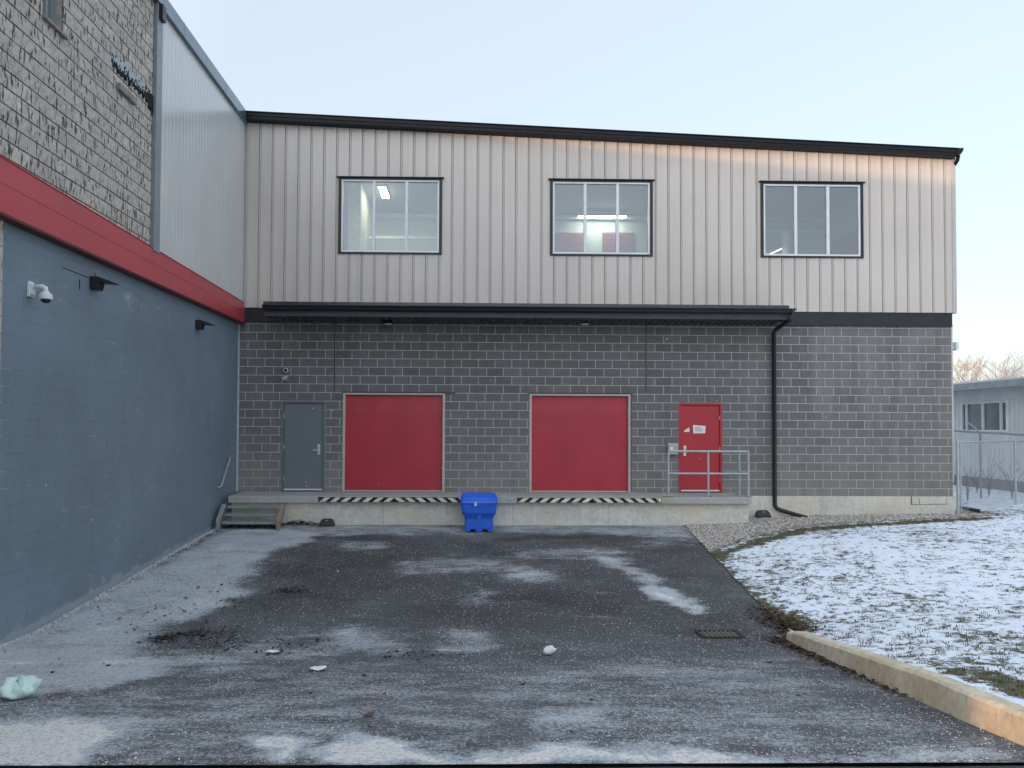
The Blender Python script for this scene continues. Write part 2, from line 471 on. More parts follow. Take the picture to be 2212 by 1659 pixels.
def mat_asphalt():
    t = NT('asphalt_with_road_salt')
    salt = t.attr('salt'); wet = t.attr('wet')
    n1 = t.noise(1.1, 6, 0.65); n2 = t.noise(11, 6, 0.7); n3 = t.noise(70, 4, 0.7); n4 = t.noise(240, 2, 0.6)
    c = t.mix(t.ramp(n1, [(0.3, 0), (0.7, 1)]), (0.062, 0.064, 0.068), (0.112, 0.115, 0.120))
    agg = t.noise(150, 5, 0.75)
    c = t.mix(t.math('MULTIPLY', t.ramp(agg, [(0.42, 0), (0.66, 1)]), 0.38), c, (0.22, 0.225, 0.23))
    c = t.mix(t.math('MULTIPLY', t.ramp(agg, [(0.32, 1), (0.45, 0)]), 0.6), c, (0.03, 0.03, 0.032))
    c = t.mix(t.math('MULTIPLY', wet, 1.0), c, (0.026, 0.026, 0.029))
    # dried salt frost: a fine broken crust whose cover follows the salt map
    fr = t.noise(30, 9, 0.78)
    st_ = t.noise(4.0, 7, 0.72, t.mapped((0.6, 2.4, 1), (0, 0, 0), (0, 0, 0.15)))
    cov = t.math('ADD', t.math('MULTIPLY', salt, 1.25), t.math('ADD', t.math('MULTIPLY', t.math('SUBTRACT', st_, 0.5), 0.9), t.math('MULTIPLY', t.math('SUBTRACT', t.noise(1.7, 5, 0.65, t.mapped((0.8, 1.6, 1), (6, 2, 0))), 0.48), 1.1)))
    sf = t.math('ADD', cov, t.math('MULTIPLY', t.math('SUBTRACT', fr, 0.5), 2.4))
    sf = t.ramp(sf, [(0.26, 0.0), (0.60, 0.50), (1.05, 0.90)])
    scol = t.mix(t.ramp(t.math('ADD', salt, t.math('MULTIPLY', t.math('SUBTRACT', fr, 0.5), 0.8)), [(0.9, 0), (1.4, 1)]), (0.56, 0.595, 0.63), (0.84, 0.81, 0.77))
    scol = t.mix(t.ramp(fr, [(0.38, 0.75), (0.52, 0.0)]), scol, (0.30, 0.32, 0.345))
    fl_ = t.noise(9.0, 6, 0.75, t.mapped((0.55, 1.8, 1), (3, 9, 0)))
    scol = t.mix(t.ramp(fl_, [(0.62, 0.0), (0.68, 0.7)]), scol, (0.16, 0.165, 0.175))
    c = t.mix(sf, c, scol)
    # loose salt crumbs
    for scale, thr, dens in ((38, 0.17, 0.50), (85, 0.24, 0.44)):
        v = t.n('ShaderNodeTexVoronoi'); v.inputs['Scale'].default_value = scale
        t.l(t.co(), v.inputs['Vector'])
        sep = t.n('ShaderNodeSeparateColor'); t.l(v.outputs['Color'], sep.inputs[0])
        keep = t.math('GREATER_THAN', t.math('ADD', sep.outputs[0], t.math('MULTIPLY', t.math('SUBTRACT', n2, 0.5), 1.2)), 1.0-dens*0.72)
        sp = t.math('MULTIPLY', t.math('LESS_THAN', v.outputs['Distance'], thr), keep)
        c = t.mix(t.math('MULTIPLY', sp, 0.75), c, (0.70, 0.71, 0.73))
    nr = t.bump(n4, 0.5, 0.008, t.bump(n3, 0.45, 0.012))
    ro = t.math('SUBTRACT', 0.92, t.math('MULTIPLY', wet, 0.35))
    t.bsdf(c, ro, 0, nr, 0.3)
    return t.m
m_asph = mat_asphalt()

def mat_road():
    t = NT('dark_road_asphalt')
    n1 = t.noise(1.1, 6, 0.65); n3 = t.noise(60, 4, 0.7)
    c = t.mix(t.ramp(n1, [(0.3, 0), (0.7, 1)]), (0.05, 0.05, 0.054), (0.085, 0.086, 0.09))
    v = t.n('ShaderNodeTexVoronoi'); v.inputs['Scale'].default_value = 55; t.l(t.co(), v.inputs['Vector'])
    sep = t.n('ShaderNodeSeparateColor'); t.l(v.outputs['Color'], sep.inputs[0])
    sp = t.math('MULTIPLY', t.math('LESS_THAN', v.outputs['Distance'], 0.2), t.math('GREATER_THAN', sep.outputs[0], 0.8))
    c = t.mix(t.math('MULTIPLY', sp, 0.8), c, (0.4, 0.41, 0.42))
    t.bsdf(c, 0.9, 0, t.bump(n3, 0.5, 0.01), 0.3)
    return t.m
m_road = mat_road()

def mat_lawn():
    t = NT('snow_over_turf')
    sn = t.attr('snow'); gr = t.attr('gravel')
    n2 = t.noise(16, 6, 0.7); n3 = t.noise(60, 5, 0.7)
    soil = t.mix(t.ramp(n2, [(0.35, 0), (0.65, 1)]), (0.060, 0.060, 0.030), (0.150, 0.130, 0.080))
    soil = t.mix(t.math('MULTIPLY', t.ramp(n3, [(0.5, 0), (0.7, 1)]), 0.5), soil, (0.19, 0.16, 0.10))
    grv = t.mix(t.ramp(n3, [(0.4, 0), (0.6, 1)]), (0.22, 0.19, 0.165), (0.58, 0.54, 0.50))
    soil = t.mix(gr, soil, grv)
    n5 = t.noise(7.5, 4, 0.6)
    f = t.math('ADD', sn, t.math('MULTIPLY', t.math('SUBTRACT', n2, 0.5), 1.0))
    f = t.math('ADD', f, t.math('MULTIPLY', t.math('SUBTRACT', n5, 0.5), 1.1))
    f = t.math('ADD', f, t.math('MULTIPLY', t.math('SUBTRACT', n3, 0.5), 0.55))
    f = t.ramp(f, [(0.40, 0.0), (0.56, 1.0)])
    c = t.mix(f, soil, (0.80, 0.86, 0.95))
    h = t.math('ADD', t.math('MULTIPLY', f, 0.7), t.math('MULTIPLY', n3, 0.5))
    t.bsdf(c, 0.8, 0, t.bump(h, 0.6, 0.02), 0.3)
    return t.m
m_lawn = mat_lawn()

def mat_tinted(name, stops, rough=0.8, trans=False):
    t = NT(name)
    c = t.ramp(t.attr('tint'), stops)
    p = t.bsdf(c, rough, 0, None, 0.25)
    return t.m
m_grass = mat_tinted('winter_grass', [(0.0, (0.045, 0.058, 0.022)), (0.5, (0.11, 0.115, 0.048)), (0.8, (0.22, 0.185, 0.10)), (1.0, (0.32, 0.26, 0.16))])
m_stone = mat_tinted('pea_gravel', [(0.0, (0.16, 0.13, 0.11)), (0.4, (0.42, 0.38, 0.34)), (0.8, (0.62, 0.58, 0.54)), (1.0, (0.80, 0.77, 0.74))], 0.85)
m_leaf = mat_tinted('dead_leaves', [(0.0, (0.018, 0.010, 0.008)), (0.5, (0.05, 0.026, 0.018)), (1.0, (0.13, 0.075, 0.045))], 0.7)
m_grit = mat_tinted('salt_grit', [(0.0, (0.42, 0.43, 0.45)), (1.0, (0.80, 0.82, 0.84))], 0.8)
m_debris = mat_tinted('wet_dirt', [(0.0, (0.010, 0.009, 0.009)), (1.0, (0.05, 0.04, 0.035))], 0.8)

def mat_hazard():
    t = NT('hazard_stripes')
    n = t.noise(9, 5, 0.7); n2 = t.noise(50, 4, 0.6)
    c = t.mix(t.attr('tint'), (0.014, 0.014, 0.015), (0.80, 0.77, 0.64))
    c = t.mix(t.math('MULTIPLY', t.ramp(n, [(0.52, 0), (0.75, 1)]), 0.55), c, (0.22, 0.215, 0.20))
    c = t.mix(t.math('MULTIPLY', t.ramp(n2, [(0.58, 0), (0.7, 1)]), 0.5), c, (0.2, 0.19, 0.18))
    t.bsdf(c, 0.75, 0, None, 0.3); return t.m
m_haz = mat_hazard()

def mat_bin():
    t = NT('blue_moulded_plastic')
    n = t.noise(3, 5, 0.6); n2 = t.noise(120, 3, 0.6)
    c = t.mix(t.ramp(n, [(0.3, 0), (0.7, 1)]), (0.012, 0.10, 0.60), (0.022, 0.145, 0.74))
    c = t.mix(t.math('MULTIPLY', t.ramp(t.noise(14, 5, 0.7), [(0.54, 0), (0.72, 1)]), 0.35), c, (0.20, 0.27, 0.46))
    t.bsdf(c, 0.40, 0, t.bump(n2, 0.15, 0.003), 0.5); return t.m
m_bin = mat_bin()

def mat_bag():
    t = NT('pale_green_plastic_film')
    p = t.bsdf((0.62, 0.80, 0.74), 0.35, 0, t.bump(t.noise(14, 5, 0.7), 0.5, 0.02), 0.5)
    p.inputs['Subsurface Weight'].default_value = 0.25
    p.inputs['Subsurface Radius'].default_value = (0.03, 0.03, 0.03)
    return t.m
m_bag = mat_bag()

# ------------------------------------------------------------------ generic block wall
def block_wall(mb, to3, u0, u1, v0, v1, holes, vorigin, course=0.2, block=0.4, joint=0.016, prot=0.004, rough=0.0, nu=1, nv=1, rnd=None, uphase=0.0, vjoint=None):
    """to3(u,v,n)->xyz; block faces are material 0, the mortar sheet behind is material 1"""
    rnd = rnd or random.Random(5)
    def free_spans(a, b, hs):
        sp = [(a, b)]
        for h0, h1 in hs:
            nx = []
            for s0, s1 in sp:
                if h1 <= s0 or h0 >= s1: nx.append((s0, s1)); continue
                if h0 > s0: nx.append((s0, h0))
                if h1 < s1: nx.append((h1, s1))
            sp = nx
        return sp
    k0 = math.floor((v0-vorigin)/course)
    k = k0
    while vorigin+k*course < v1-1e-4:
        a = max(v0, vorigin+k*course); b = min(v1, vorigin+(k+1)*course)
        hs = [(h[0], h[1]) for h in holes if h[2] < b-0.02 and h[3] > a+0.02]
        for s0, s1 in free_spans(u0, u1, hs):
            mb.face([to3(s0, a, 0), to3(s1, a, 0), to3(s1, b, 0), to3(s0, b, 0)], 1, 0.5)
            off = uphase + (block/2 if k % 2 else 0)
            i = math.floor((s0-off)/block)
            while off+i*block < s1-1e-4:
                p = max(s0, off+i*block); q = min(s1, off+(i+1)*block); i += 1
                if q-p < 0.035: continue
                j = joint/2; jv = (joint if vjoint is None else vjoint)/2
                p1, q1, a1, b1 = p+jv, q-jv, a+j, b-j
                if b1-a1 < 0.02: continue
                tnt = min(1, max(0, rnd.gauss(0.5, 0.24)))
                pts = {}
                base = prot+rnd.uniform(-0.25, 0.25)*rough
                for iu in range(nu+1):
                    for iv in range(nv+1):
                        edge = iu in (0, nu) or iv in (0, nv)
                        d = base*(0.8 if edge else 1.0) + (rnd.uniform(-1, 1)*rough*(0.35 if edge else 1.0))
                        pts[iu, iv] = to3(p1+(q1-p1)*iu/nu, a1+(b1-a1)*iv/nv, max(0.002, d))
                for iu in range(nu):
                    for iv in range(nv):
                        mb.face([pts[iu, iv], pts[iu+1, iv], pts[iu+1, iv+1], pts[iu, iv+1]], 0, tnt)
                c = [to3(p1, a1, 0), to3(q1, a1, 0), to3(q1, b1, 0), to3(p1, b1, 0)]
                for iu in range(nu):
                    mb.face([to3(p1+(q1-p1)*iu/nu, a1, 0), to3(p1+(q1-p1)*(iu+1)/nu, a1, 0), pts[iu+1, 0], pts[iu, 0]], 0, tnt)
                    mb.face([pts[iu, nv], pts[iu+1, nv], to3(p1+(q1-p1)*(iu+1)/nu, b1, 0), to3(p1+(q1-p1)*iu/nu, b1, 0)], 0, tnt)
                for iv in range(nv):
                    z0_, z1_ = a1+(b1-a1)*iv/nv, a1+(b1-a1)*(iv+1)/nv
                    mb.face([to3(p1, z0_, 0), pts[0, iv], pts[0, iv+1], to3(p1, z1_, 0)], 0, tnt)
                    mb.face([pts[nu, iv], to3(q1, z0_, 0), to3(q1, z1_, 0), pts[nu, iv+1]], 0, tnt)
        k += 1

# ------------------------------------------------------------------ siding
def siding(mb, to3, u0, u1, zb, ztop, pitch, prof, wins):
    """prof: list of (fraction of pitch, depth)"""
    us = []
    i = 0
    u = u0
    while u < u1+pitch:
        for fr, d in prof: us.append((u+fr*pitch, d))
        u += pitch
    cuts = sorted([w[0] for w in wins]+[w[1] for w in wins]+[u1])
    def depth(x):
        for (a, da), (b, db) in zip(us, us[1:]):
            if a <= x <= b: return da+(db-da)*(x-a)/max(1e-9, b-a)
        return 0
    pts = [p for p in us if p[0] < u1-1e-6] + [(c, depth(c)) for c in cuts]
    pts.sort()
    for (a, da), (b, db) in zip(pts, pts[1:]):
        if b-a < 1e-5: continue
        m = (a+b)/2
        segs = [(zb, None)]
        for w in wins:
            if w[0] <= m <= w[1]: segs = [(zb, w[2]), (w[3], None)]
        for s0, s1 in segs:
            ta = ztop(a) if s1 is None else s1; tb = ztop(b) if s1 is None else s1
            mb.face([to3(a, s0, da), to3(b, s0, db), to3(b, tb, db), to3(a, ta, da)])

# ================================================================== DOCK BUILDING
FY = 18.05                       # face of the block wall
UY = 17.96                       # face of the siding
XL, XR = -5.41, 11.44
def roof_z(x): return 9.46 - 0.0405*(x+5.3)
bld = thing('dock_building', 'wide two storey building, grey block below, cream metal siding above, two red dock doors', 'building', (3.0, 18.0, 0.6))
DOORS = [(-2.98, -0.60), (1.39, 3.77)]
GD = (-4.40, -3.39); RD = (4.91, 5.94)
VO = 2.95
holes = [(DOORS[0][0], DOORS[0][1], 0.5, 2.95), (DOORS[1][0], DOORS[1][1], 0.5, 2.95), (GD[0], GD[1], 0.5, 2.75), (RD[0], RD[1], 0.5, 2.75)]
CJ = [-3.19, 4.14]
mb = MB()
f3 = lambda u, v, n: (u, FY-n, v)
rr = random.Random(21)
for a, b in ((XL, CJ[0]-0.010), (CJ[0]+0.010, CJ[1]-0.010), (CJ[1]+0.010, XR)):
    block_wall(mb, f3, a, b, 2.95, 4.64, holes, VO, block=(b-a)/(round((b-a)/0.2)/2.0), nu=4, nv=2, rough=0.0025, rnd=rr, uphase=a)
block_wall(mb, f3, XL, XR, 0.56, 2.95, holes, VO, nu=4, nv=2, rough=0.0025, rnd=rr, uphase=CJ[1])
wall = mb.build('block_wall', [m_blk, m_mort], bld)
# structure behind the wall (reveals of the openings, side and back walls)
mb = MB()
zs = 4.64
prev = XL
allh = sorted([(h[0], h[1], h[3]) for h in holes])
for h0, h1, ht in allh:
    mb.box(prev, h0, FY+0.003, FY+0.2, 0.0, zs)
    mb.box(h0, h1, FY+0.003, FY+0.2, ht, zs)
    prev = h1
mb.box(prev, XR-0.004, FY+0.003, FY+0.2, 0.0, zs)
mb.box(XR-0.2, XR-0.004, FY+0.2, 34, 0.0, 8.6)
mb.box(XL-3, XR-0.2, 33.8, 34, 0.0, 8.6)
mb.box(XL-0.1, XL+0.1, FY+0.2, 33.8, 0.0, 8.6)
mb.build('backing_wall', m_blk, bld)
for x in CJ:
    mb = MB(); mb.box(x-0.014, x+0.014, FY-0.006, FY+0.002, 2.97, 4.62); mb.build('control_joint', m_rubber, bld)
mb = MB(); mb.box(XL-0.02, XL+0.012, FY-0.04, FY+0.0, 0.64, 4.56)
mb.build('corner_sealant', M('pale_sealant', (0.48, 0.5, 0.52), 0.6), bld)
mb = MB(); mb.box(XR-0.006, XR+0.03, FY-0.012, FY+0.05, 0.9, 4.9)
mb.build('corner_conduit', m_trim_l, bld)
# foundation strip with cracked patch
mb = MB(); mb.box(6.2, XR+0.02, FY-0.045, FY+0.2, -0.35, 0.56)
fnd = mb.build('foundation', m_conc, bld, bevel=0.006)
mb = MB()
q = [at_y(x, y, FY-0.045) for x, y in ((1969, 1073), (1969, 1090), (2045, 1089), (2045, 1075), (1985, 1076), (1986, 1088))]
mb.tube([(p.x, FY-0.046, p.z) for p in q[:2]], 0.010, 5); mb.tube([(p.x, FY-0.046, p.z) for p in q[1:4]], 0.005, 5); mb.tube([(p.x, FY-0.046, p.z) for p in q[4:]], 0.006, 5)
mb.build('crack', m_hole, fnd)
# dark band between block and siding
mb = MB(); mb.box(XL-0.02, XR+0.0, FY-0.055, FY+0.1, 4.62, 4.93)
mb.box(XL-0.02, XR+0.0, FY-0.075, FY+0.1, 4.60, 4.63)
mb.build('band_flashing', m_black, bld, bevel=0.004)

WINS = [(-3.085, -0.72), (1.88, 4.25), (6.88, 9.27)]
WZ0, WZ1 = 6.23, 7.965
wins = [(a, b, WZ0, WZ1) for a, b in WINS]
mb = MB()
prof = [(0.0, 0.013), (0.44, 0.013), (0.47, 0.0125), (0.775, 0.0), (0.785, 0.044), (0.845, 0.044), (0.855, 0.004), (0.915, 0.004), (0.925, 0.030), (0.965, 0.030), (0.975, 0.013)]
u3 = lambda u, v, n: (u, UY+n, v)
siding(mb, u3, -5.22, 11.46, 4.92, lambda x: roof_z(x)-0.12, 0.3005, prof, wins)
mb.build('siding', m_side, bld)
mb = MB(); mb.prism([(-5.36, 4.92), (-5.22, 4.92), (-5.22, roof_z(-5.22)-0.12), (-5.36, roof_z(-5.36)-0.12)], 'y', UY-0.006, UY+0.06)
mb.build('corner_trim', m_trim_l, bld, bevel=0.004)
mb = MB(); mb.prism([(11.44, 4.905), (11.53, 4.905), (11.53, roof_z(11.53)-0.12), (11.44, roof_z(11.44)-0.12)], 'y', UY-0.01, UY+0.10)
mb.build('corner_trim', m_trim_l, bld, bevel=0.004)
# upper backing wall
mb = MB(); px = XL-0.02
for a, b in WINS:
    mb.box(px, a, UY+0.055, FY+0.1, 4.93, 8.5); mb.box(a, b, UY+0.055, FY+0.1, 4.93, WZ0); mb.box(a, b, UY+0.055, FY+0.1, WZ1, 8.5); px = b
mb.box(px, 11.46, UY+0.055, FY+0.1, 4.93, 8.5)
mb.box(11.40, 11.50, FY+0.1, 34, 4.9, 8.6)
mb.build('upper_wall', m_inner, bld)
# roof and its fascia
mb = MB()
def slab(x0, x1, y0, y1, t0, t1, mi=0):
    mb.prism([(x0, roof_z(x0)-t0), (x1, roof_z(x1)-t0), (x1, roof_z(x1)-t1), (x0, roof_z(x0)-t1)], 'y', y0, y1, mi)
slab(-5.4, 11.56, 17.99, 34.2, -0.0, 0.12)
roof = mb.build('roof', m_black, bld)
mb = MB(); m_fasc = M('black_roof_fascia', (0.0065, 0.009, 0.014), 0.5, 0.0, 0.15, 3, spec=0.25)
slab(-5.33, 11.44, 17.76, 17.985, 0.015, 0.172); slab(-5.33, 11.50, 17.735, 17.985, -0.012, 0.012)
slab(-5.33, 11.45, 17.745, 17.76, 0.06, 0.10); slab(-5.33, 11.44, 17.75, 17.985, 0.174, 0.187)
mb.build('roof_fascia', m_fasc, roof, bevel=0.006)
mb = MB()
rz = roof_z(11.6)
mb.prism([(11.44, rz+0.0), (11.60, rz+0.02), (11.58, rz-0.06), (11.53, rz-0.13), (11.44, rz-0.17)], 'y', 17.74, 34.2)
mb.tube([(11.53, 17.84, rz-0.12), (11.53, 17.88, rz-0.24), (11.53, 18.02, rz-0.32)], 0.045, 10)
mb.build('eave_gutter', m_fasc, roof)

# windows
for wi, (a, b) in enumerate(WINS):
    t = MB(); y = UY
    t.box(a-0.03, a+0.035, y-0.02, y+0.10, WZ0-0.03, WZ1+0.03)
    t.box(b-0.035, b+0.03, y-0.02, y+0.10, WZ0-0.03, WZ1+0.03)
    t.box(a+0.035, b-0.035, y-0.02, y+0.10, WZ0-0.03, WZ0+0.012)
    t.box(a+0.035, b-0.035, y-0.02, y+0.10, WZ1-0.012, WZ1+0.03)
    t.box(a-0.075, b+0.075, y-0.065, y+0.02, WZ1+0.031, WZ1+0.05)
    w = t.build('window', m_black, bld, bevel=0.003)
    t = MB(); fw = 0.042
    x0, x1, z0, z1 = a+0.036, b-0.036, WZ0+0.013, WZ1-0.013
    t.box(x0, x0+fw, y-0.008, y+0.07, z0, z1); t.box(x1-fw, x1, y-0.008, y+0.07, z0, z1)
    t.box(x0+fw, x1-fw, y-0.008, y+0.07, z0, z0+fw); t.box(x0+fw, x1-fw, y-0.008, y+0.07, z1-fw, z1)
    mull = [x0+(x1-x0)*k/3 for k in (1, 2)]
    for xm in mull: t.box(xm-0.033, xm+0.033, y-0.006, y+0.068, z0+fw, z1-fw)
    t.build('window_frame', m_alu, w, bevel=0.004)
    t = MB()
    xs = [x0+fw]+mull+[x1-fw]
    for k in range(3):
        l = xs[k]+(0.033 if k else 0); r = xs[k+1]-(0.033 if k < 2 else 0)
        t.face([(l, y+0.035, z0+fw), (r, y+0.035, z0+fw), (r, y+0.035, z1-fw), (l, y+0.035, z1-fw)])
    t.build('pane', m_glass, w)

# inside of the upper floor
BY, CZ = 21.6, 8.2
mb = MB(); mb.box(XL, 11.4, BY, BY+0.1, 4.93, CZ+0.1); mb.build('interior_back_wall', m_inner, bld)
mb = MB(); mb.box(XL, 11.4, FY+0.1, BY, CZ, CZ+0.08); mb.build('interior_ceiling', m_ceiling, bld)
mb = MB(); mb.box(XL, 11.4, FY+0.1, BY, 4.85, 4.93); mb.build('interior_floor', m_wood, bld)
mb = MB(); mb.box(-3.05, -2.74, FY+0.9, BY, 4.93, CZ); mb.build('interior_partition', M('cream_partition', (0.60, 0.60, 0.48), 0.8), bld)
rp = MB(); rp.box(10.06, 10.2, FY+0.1, BY, 4.93, CZ); rpo = rp.build('interior_partition', m_inner, bld)
mb = MB(); mb.box(10.03, 10.06, 18.9, 21.2, 4.95, 7.35); mb.build('shutter', m_shutter_in, rpo)
mb = MB()
mb.box(-2.74, 10.06, BY-0.20, BY-0.12, 8.02, 8.12)
mb.box(-2.7, 1.0, 20.2, 20.28, 7.12, 7.19)
mb.box(6.0, 10.0, 21.3, 21.4, 7.66, 7.74)
mb.build('interior_beam', m_pipe_in, bld)
for (pa, pb) in (((1199, 502), (1262, 557)), ((1302, 502), (1370, 557))):
    p = at_y(*pa, BY-0.04); q = at_y(*pb, BY-0.04)
    t = MB(); t.box(p.x, q.x, BY-0.035, BY-0.002, 4.95, p.z)
    for k in range(26):
        z = 4.95+(p.z-4.95)*k/26
        t.box(p.x+0.003, q.x-0.003, BY-0.05, BY-0.035, z+0.01, z+(p.z-4.95)/26-0.008)
    t.build('shutter', m_shutter_in, bld)
p = at_y(1697, 500, 20.6)
mb = MB(); mb.tube([(p.x, 20.6, 4.95), (p.x, 20.6, p.z)], 0.10, 14); mb.build('interior_duct', m_white, bld)

# ceiling lights inside
def light(name, label, x0, x1, y0, y1, z0, z1):
    o = thing(name, label, 'light', ((x0+x1)/2, (y0+y1)/2, z1), 'lit ceiling lights behind the upper windows')
    t = MB(); t.box(x0-0.02, x1+0.02, y0-0.02, y1+0.02, z0+0.02, z1-0.001); t.build('housing', m_white, o)
    t = MB(); t.box(x0, x1, y0, y1, z0, z0+0.019); t.build('diffuser', m_tube, o)
p = at_y(819, 401, 19.6); q = at_y(829, 426, 19.0)
light('ceiling_light', 'short bright ceiling light panel seen through the left upper window', -2.33, -2.16, 19.15, 20.05, CZ-0.06, CZ)
p = at_y(1250, 464, 21.2); q = at_y(1352, 464, 21.2)
light('ceiling_light', 'long glowing strip light seen through the middle upper window', p.x, q.x, 21.15, 21.27, p.z-0.06, p.z+0.06)
pa, pb = at_y(1656, 551, 19.5), at_y(1686, 537, 20.5)  # bright angled shelves, stood in for by a made-up dim glowing strip
o = thing('ceiling_light', 'pale slanting glowing strip in place of shelves low in the right upper window', 'light', tuple((pa+pb)/2), 'lit ceiling lights behind the upper windows')
t = MB(); t.obox((pa+pb)/2+Vector((0, 0, 0.045)), (pb-pa)*0.52, (0.05, -0.02, 0), (0, 0, 0.022)); t.build('housing', m_white, o)
t = MB(); t.obox((pa+pb)/2, (pb-pa)*0.5, (0.035, -0.014, 0), (0, 0, 0.02)); t.build('diffuser', mat_emit('dim_shelf_glow', (1.0, 0.9, 0.75), 0.35), o)

# dock doors
for i, (a, b) in enumerate(DOORS):
    t = MB(); yd = FY+0.07
    zb, zt, n = 0.645, 2.93, 5
    for k in range(n):
        z0 = zb+(zt-zb)*k/n; z1 = zb+(zt-zb)*(k+1)/n
        tl_ = 0.014 if k == n-1 else 0.002*(k % 2)
        t.prism([(yd+0.001*k, z0+0.003), (yd+0.001*k+tl_, z1-0.003), (yd+0.045, z1-0.003), (yd+0.045, z0+0.003)], 'x', a+0.045, b-0.045)
        t.box(a+0.045, b-0.045, yd+0.006, yd+0.04, z0-0.003, z0+0.0025)
    d = t.build('dock_door', m_red_door, bld)
    t = MB()
    t.box(a-0.0, a+0.05, FY-0.02, FY+0.09, 0.64, 2.95); t.box(b-0.05, b, FY-0.02, FY+0.09, 0.64, 2.95)
    t.box(a+0.05, b-0.05, FY-0.02, FY+0.09, 2.905, 2.95); t.box(a+0.05, b-0.05, FY+0.03, FY+0.12, 0.642, 0.668)
    t.build('door_frame', m_beige, d, bevel=0.004)
    t = MB(); t.box(a-0.02 if i == 0 else a-0.02, b+(0.24 if i == 0 else 0.05), FY-0.035, FY-0.001, 2.952, 2.966); t.build('lintel_flashing', m_rubber, d)
    if i == 1:
        t = MB(); t.box(b, b+0.016, FY-0.022, FY+0.02, 0.7, 2.95); t.build('door_seal', m_rubber, d)

def pdoor(a, b, mat, fmat, hx, flip, label):
    t = MB(); yd = FY+0.02
    t.box(a+0.055, b-0.055, yd, yd+0.045, 0.665, 2.69)
    d = t.build('door', mat, bld, bevel=0.003); d['label'] = label
    t = MB()
    t.box(a, a+0.05, FY-0.018, FY+0.10, 0.64, 2.75); t.box(b-0.05, b, FY-0.018, FY+0.10, 0.64, 2.75)
    t.box(a+0.05, b-0.05, FY-0.018, FY+0.10, 2.70, 2.75); t.box(a+0.05, b-0.05, FY+0.05, FY+0.10, 0.64, 2.70)
    t.build('door_frame', fmat, d, bevel=0.003)
    t = MB(); t.box(a+0.06, b-0.06, yd-0.022, yd-0.001, 0.668, 0.70); t.build('door_sweep', m_white, d, bevel=0.003)
    t = MB(); t.box(hx-0.03, hx+0.03, yd-0.014, yd-0.001, 1.50, 1.74)
    t.tube([(hx, yd-0.012, 1.60), (hx, yd-0.06, 1.60), (hx-flip*0.12, yd-0.065, 1.60)], 0.011, 8)
    t.tube([(hx, yd-0.03, 1.69), (hx, yd-0.012, 1.69)], 0.02, 10)
    t.build('handle', m_chrome, d, bevel=0.002)
    hxs = a+0.05 if flip > 0 else b-0.05
    for z in (0.95, 1.68, 2.40):
        t = MB(); t.tube([(hxs, yd-0.012, z-0.05), (hxs, yd-0.012, z+0.05)], 0.010, 8); t.build('hinge', m_chrome, d)
pdoor(GD[0], GD[1], m_greydoor, m_doorframe_grey, -3.54, 1, 'plain grey door with lever handle')
pdoor(RD[0], RD[1], m_red_pdoor, m_red_pdoor, 5.06, -1, 'red door with paper notices')

# canopy over the dock
cx0, cx1, cyf = -4.62, 7.17, 17.12
mb = MB(); mb.prism([(cyf+0.06, 4.72), (cyf, 4.84), (cyf, 4.93), (UY-0.02, 4.985), (UY-0.02, 4.93), (cyf+0.06, 4.86)], 'x', cx0, cx1)
bm_ = MB(); bm_.box(cx0+0.02, cx1-0.02, cyf+0.07, cyf+0.12, 4.615, 4.80)
mb.box(cx1-0.09, cx1-0.02, cyf+0.12, FY-0.08, 4.60, 4.90); mb.box(cx0+0.02, cx0+0.09, cyf+0.12, FY-0.08, 4.60, 4.90)
can = mb.build('canopy', m_coping, bld, bevel=0.004)
bm_.build('canopy_beam', M('grey_canopy_beam', (0.055, 0.057, 0.064), 0.5, 0, 0.15, 2), can, bevel=0.003)
mb = MB()
k = 0; x = cx0+0.09
while x < cx1-0.09:
    x2 = min(x+0.075, cx1-0.09); x3 = min(x+0.15, cx1-0.09)
    n0 = len(mb.v)
    mb.prism([(x, 4.645), (x+0.02, 4.62), (x2, 4.62), (min(x2+0.02, x3), 4.645), (x3, 4.645), (x3, 4.66), (x, 4.66)], 'y', cyf+0.12, FY-0.076)
    for q_ in range(n0, len(mb.v)):
        v_ = mb.v[q_]
        if v_[1] > 17.6: mb.v[q_] = (v_[0], v_[1], v_[2]-0.045)
    x += 0.15
mb.build('corrugated_soffit', m_coping, can)
mb = MB(); gp = [(cyf+0.058, 4.735), (cyf-0.04, 4.735), (cyf-0.075, 4.755), (cyf-0.085, 4.79), (cyf-0.12, 4.83), (cyf-0.12, 4.845), (cyf-0.005, 4.845)]
mb.prism(gp, 'x', cx0-0.0, cx1+0.02)
mb.prism([(cx1+0.02, 4.71), (cx1+0.07, 4.73), (cx1+0.085, 4.79), (cx1+0.13, 4.83), (cx1+0.13, 4.845), (cx1+0.02, 4.845)], 'y', cyf-0.10, cyf+0.05)
mb.build('gutter', m_black, can, bevel=0.004)
dx = at_y(1673, 900, FY-0.1).x
pe = at_y(1740, 1114, 17.7)
mb = MB(); mb.tube([(dx+0.05, cyf+0.0, 4.70), (dx+0.04, cyf+0.03, 4.60), (dx, FY-0.16, 4.47), (dx, FY-0.09, 4.40), (dx, FY-0.09, 0.36), (dx+0.04, FY-0.10, 0.29), (dx+0.14, FY-0.12, 0.24), (pe.x, 17.62, 0.10)], 0.048, 12)
for z in (1.3, 2.9): mb.tube([(dx, FY-0.09, z-0.02), (dx, FY-0.09, z+0.02)], 0.054, 12)
mb.build('downspout', m_black, bld, smooth=True)

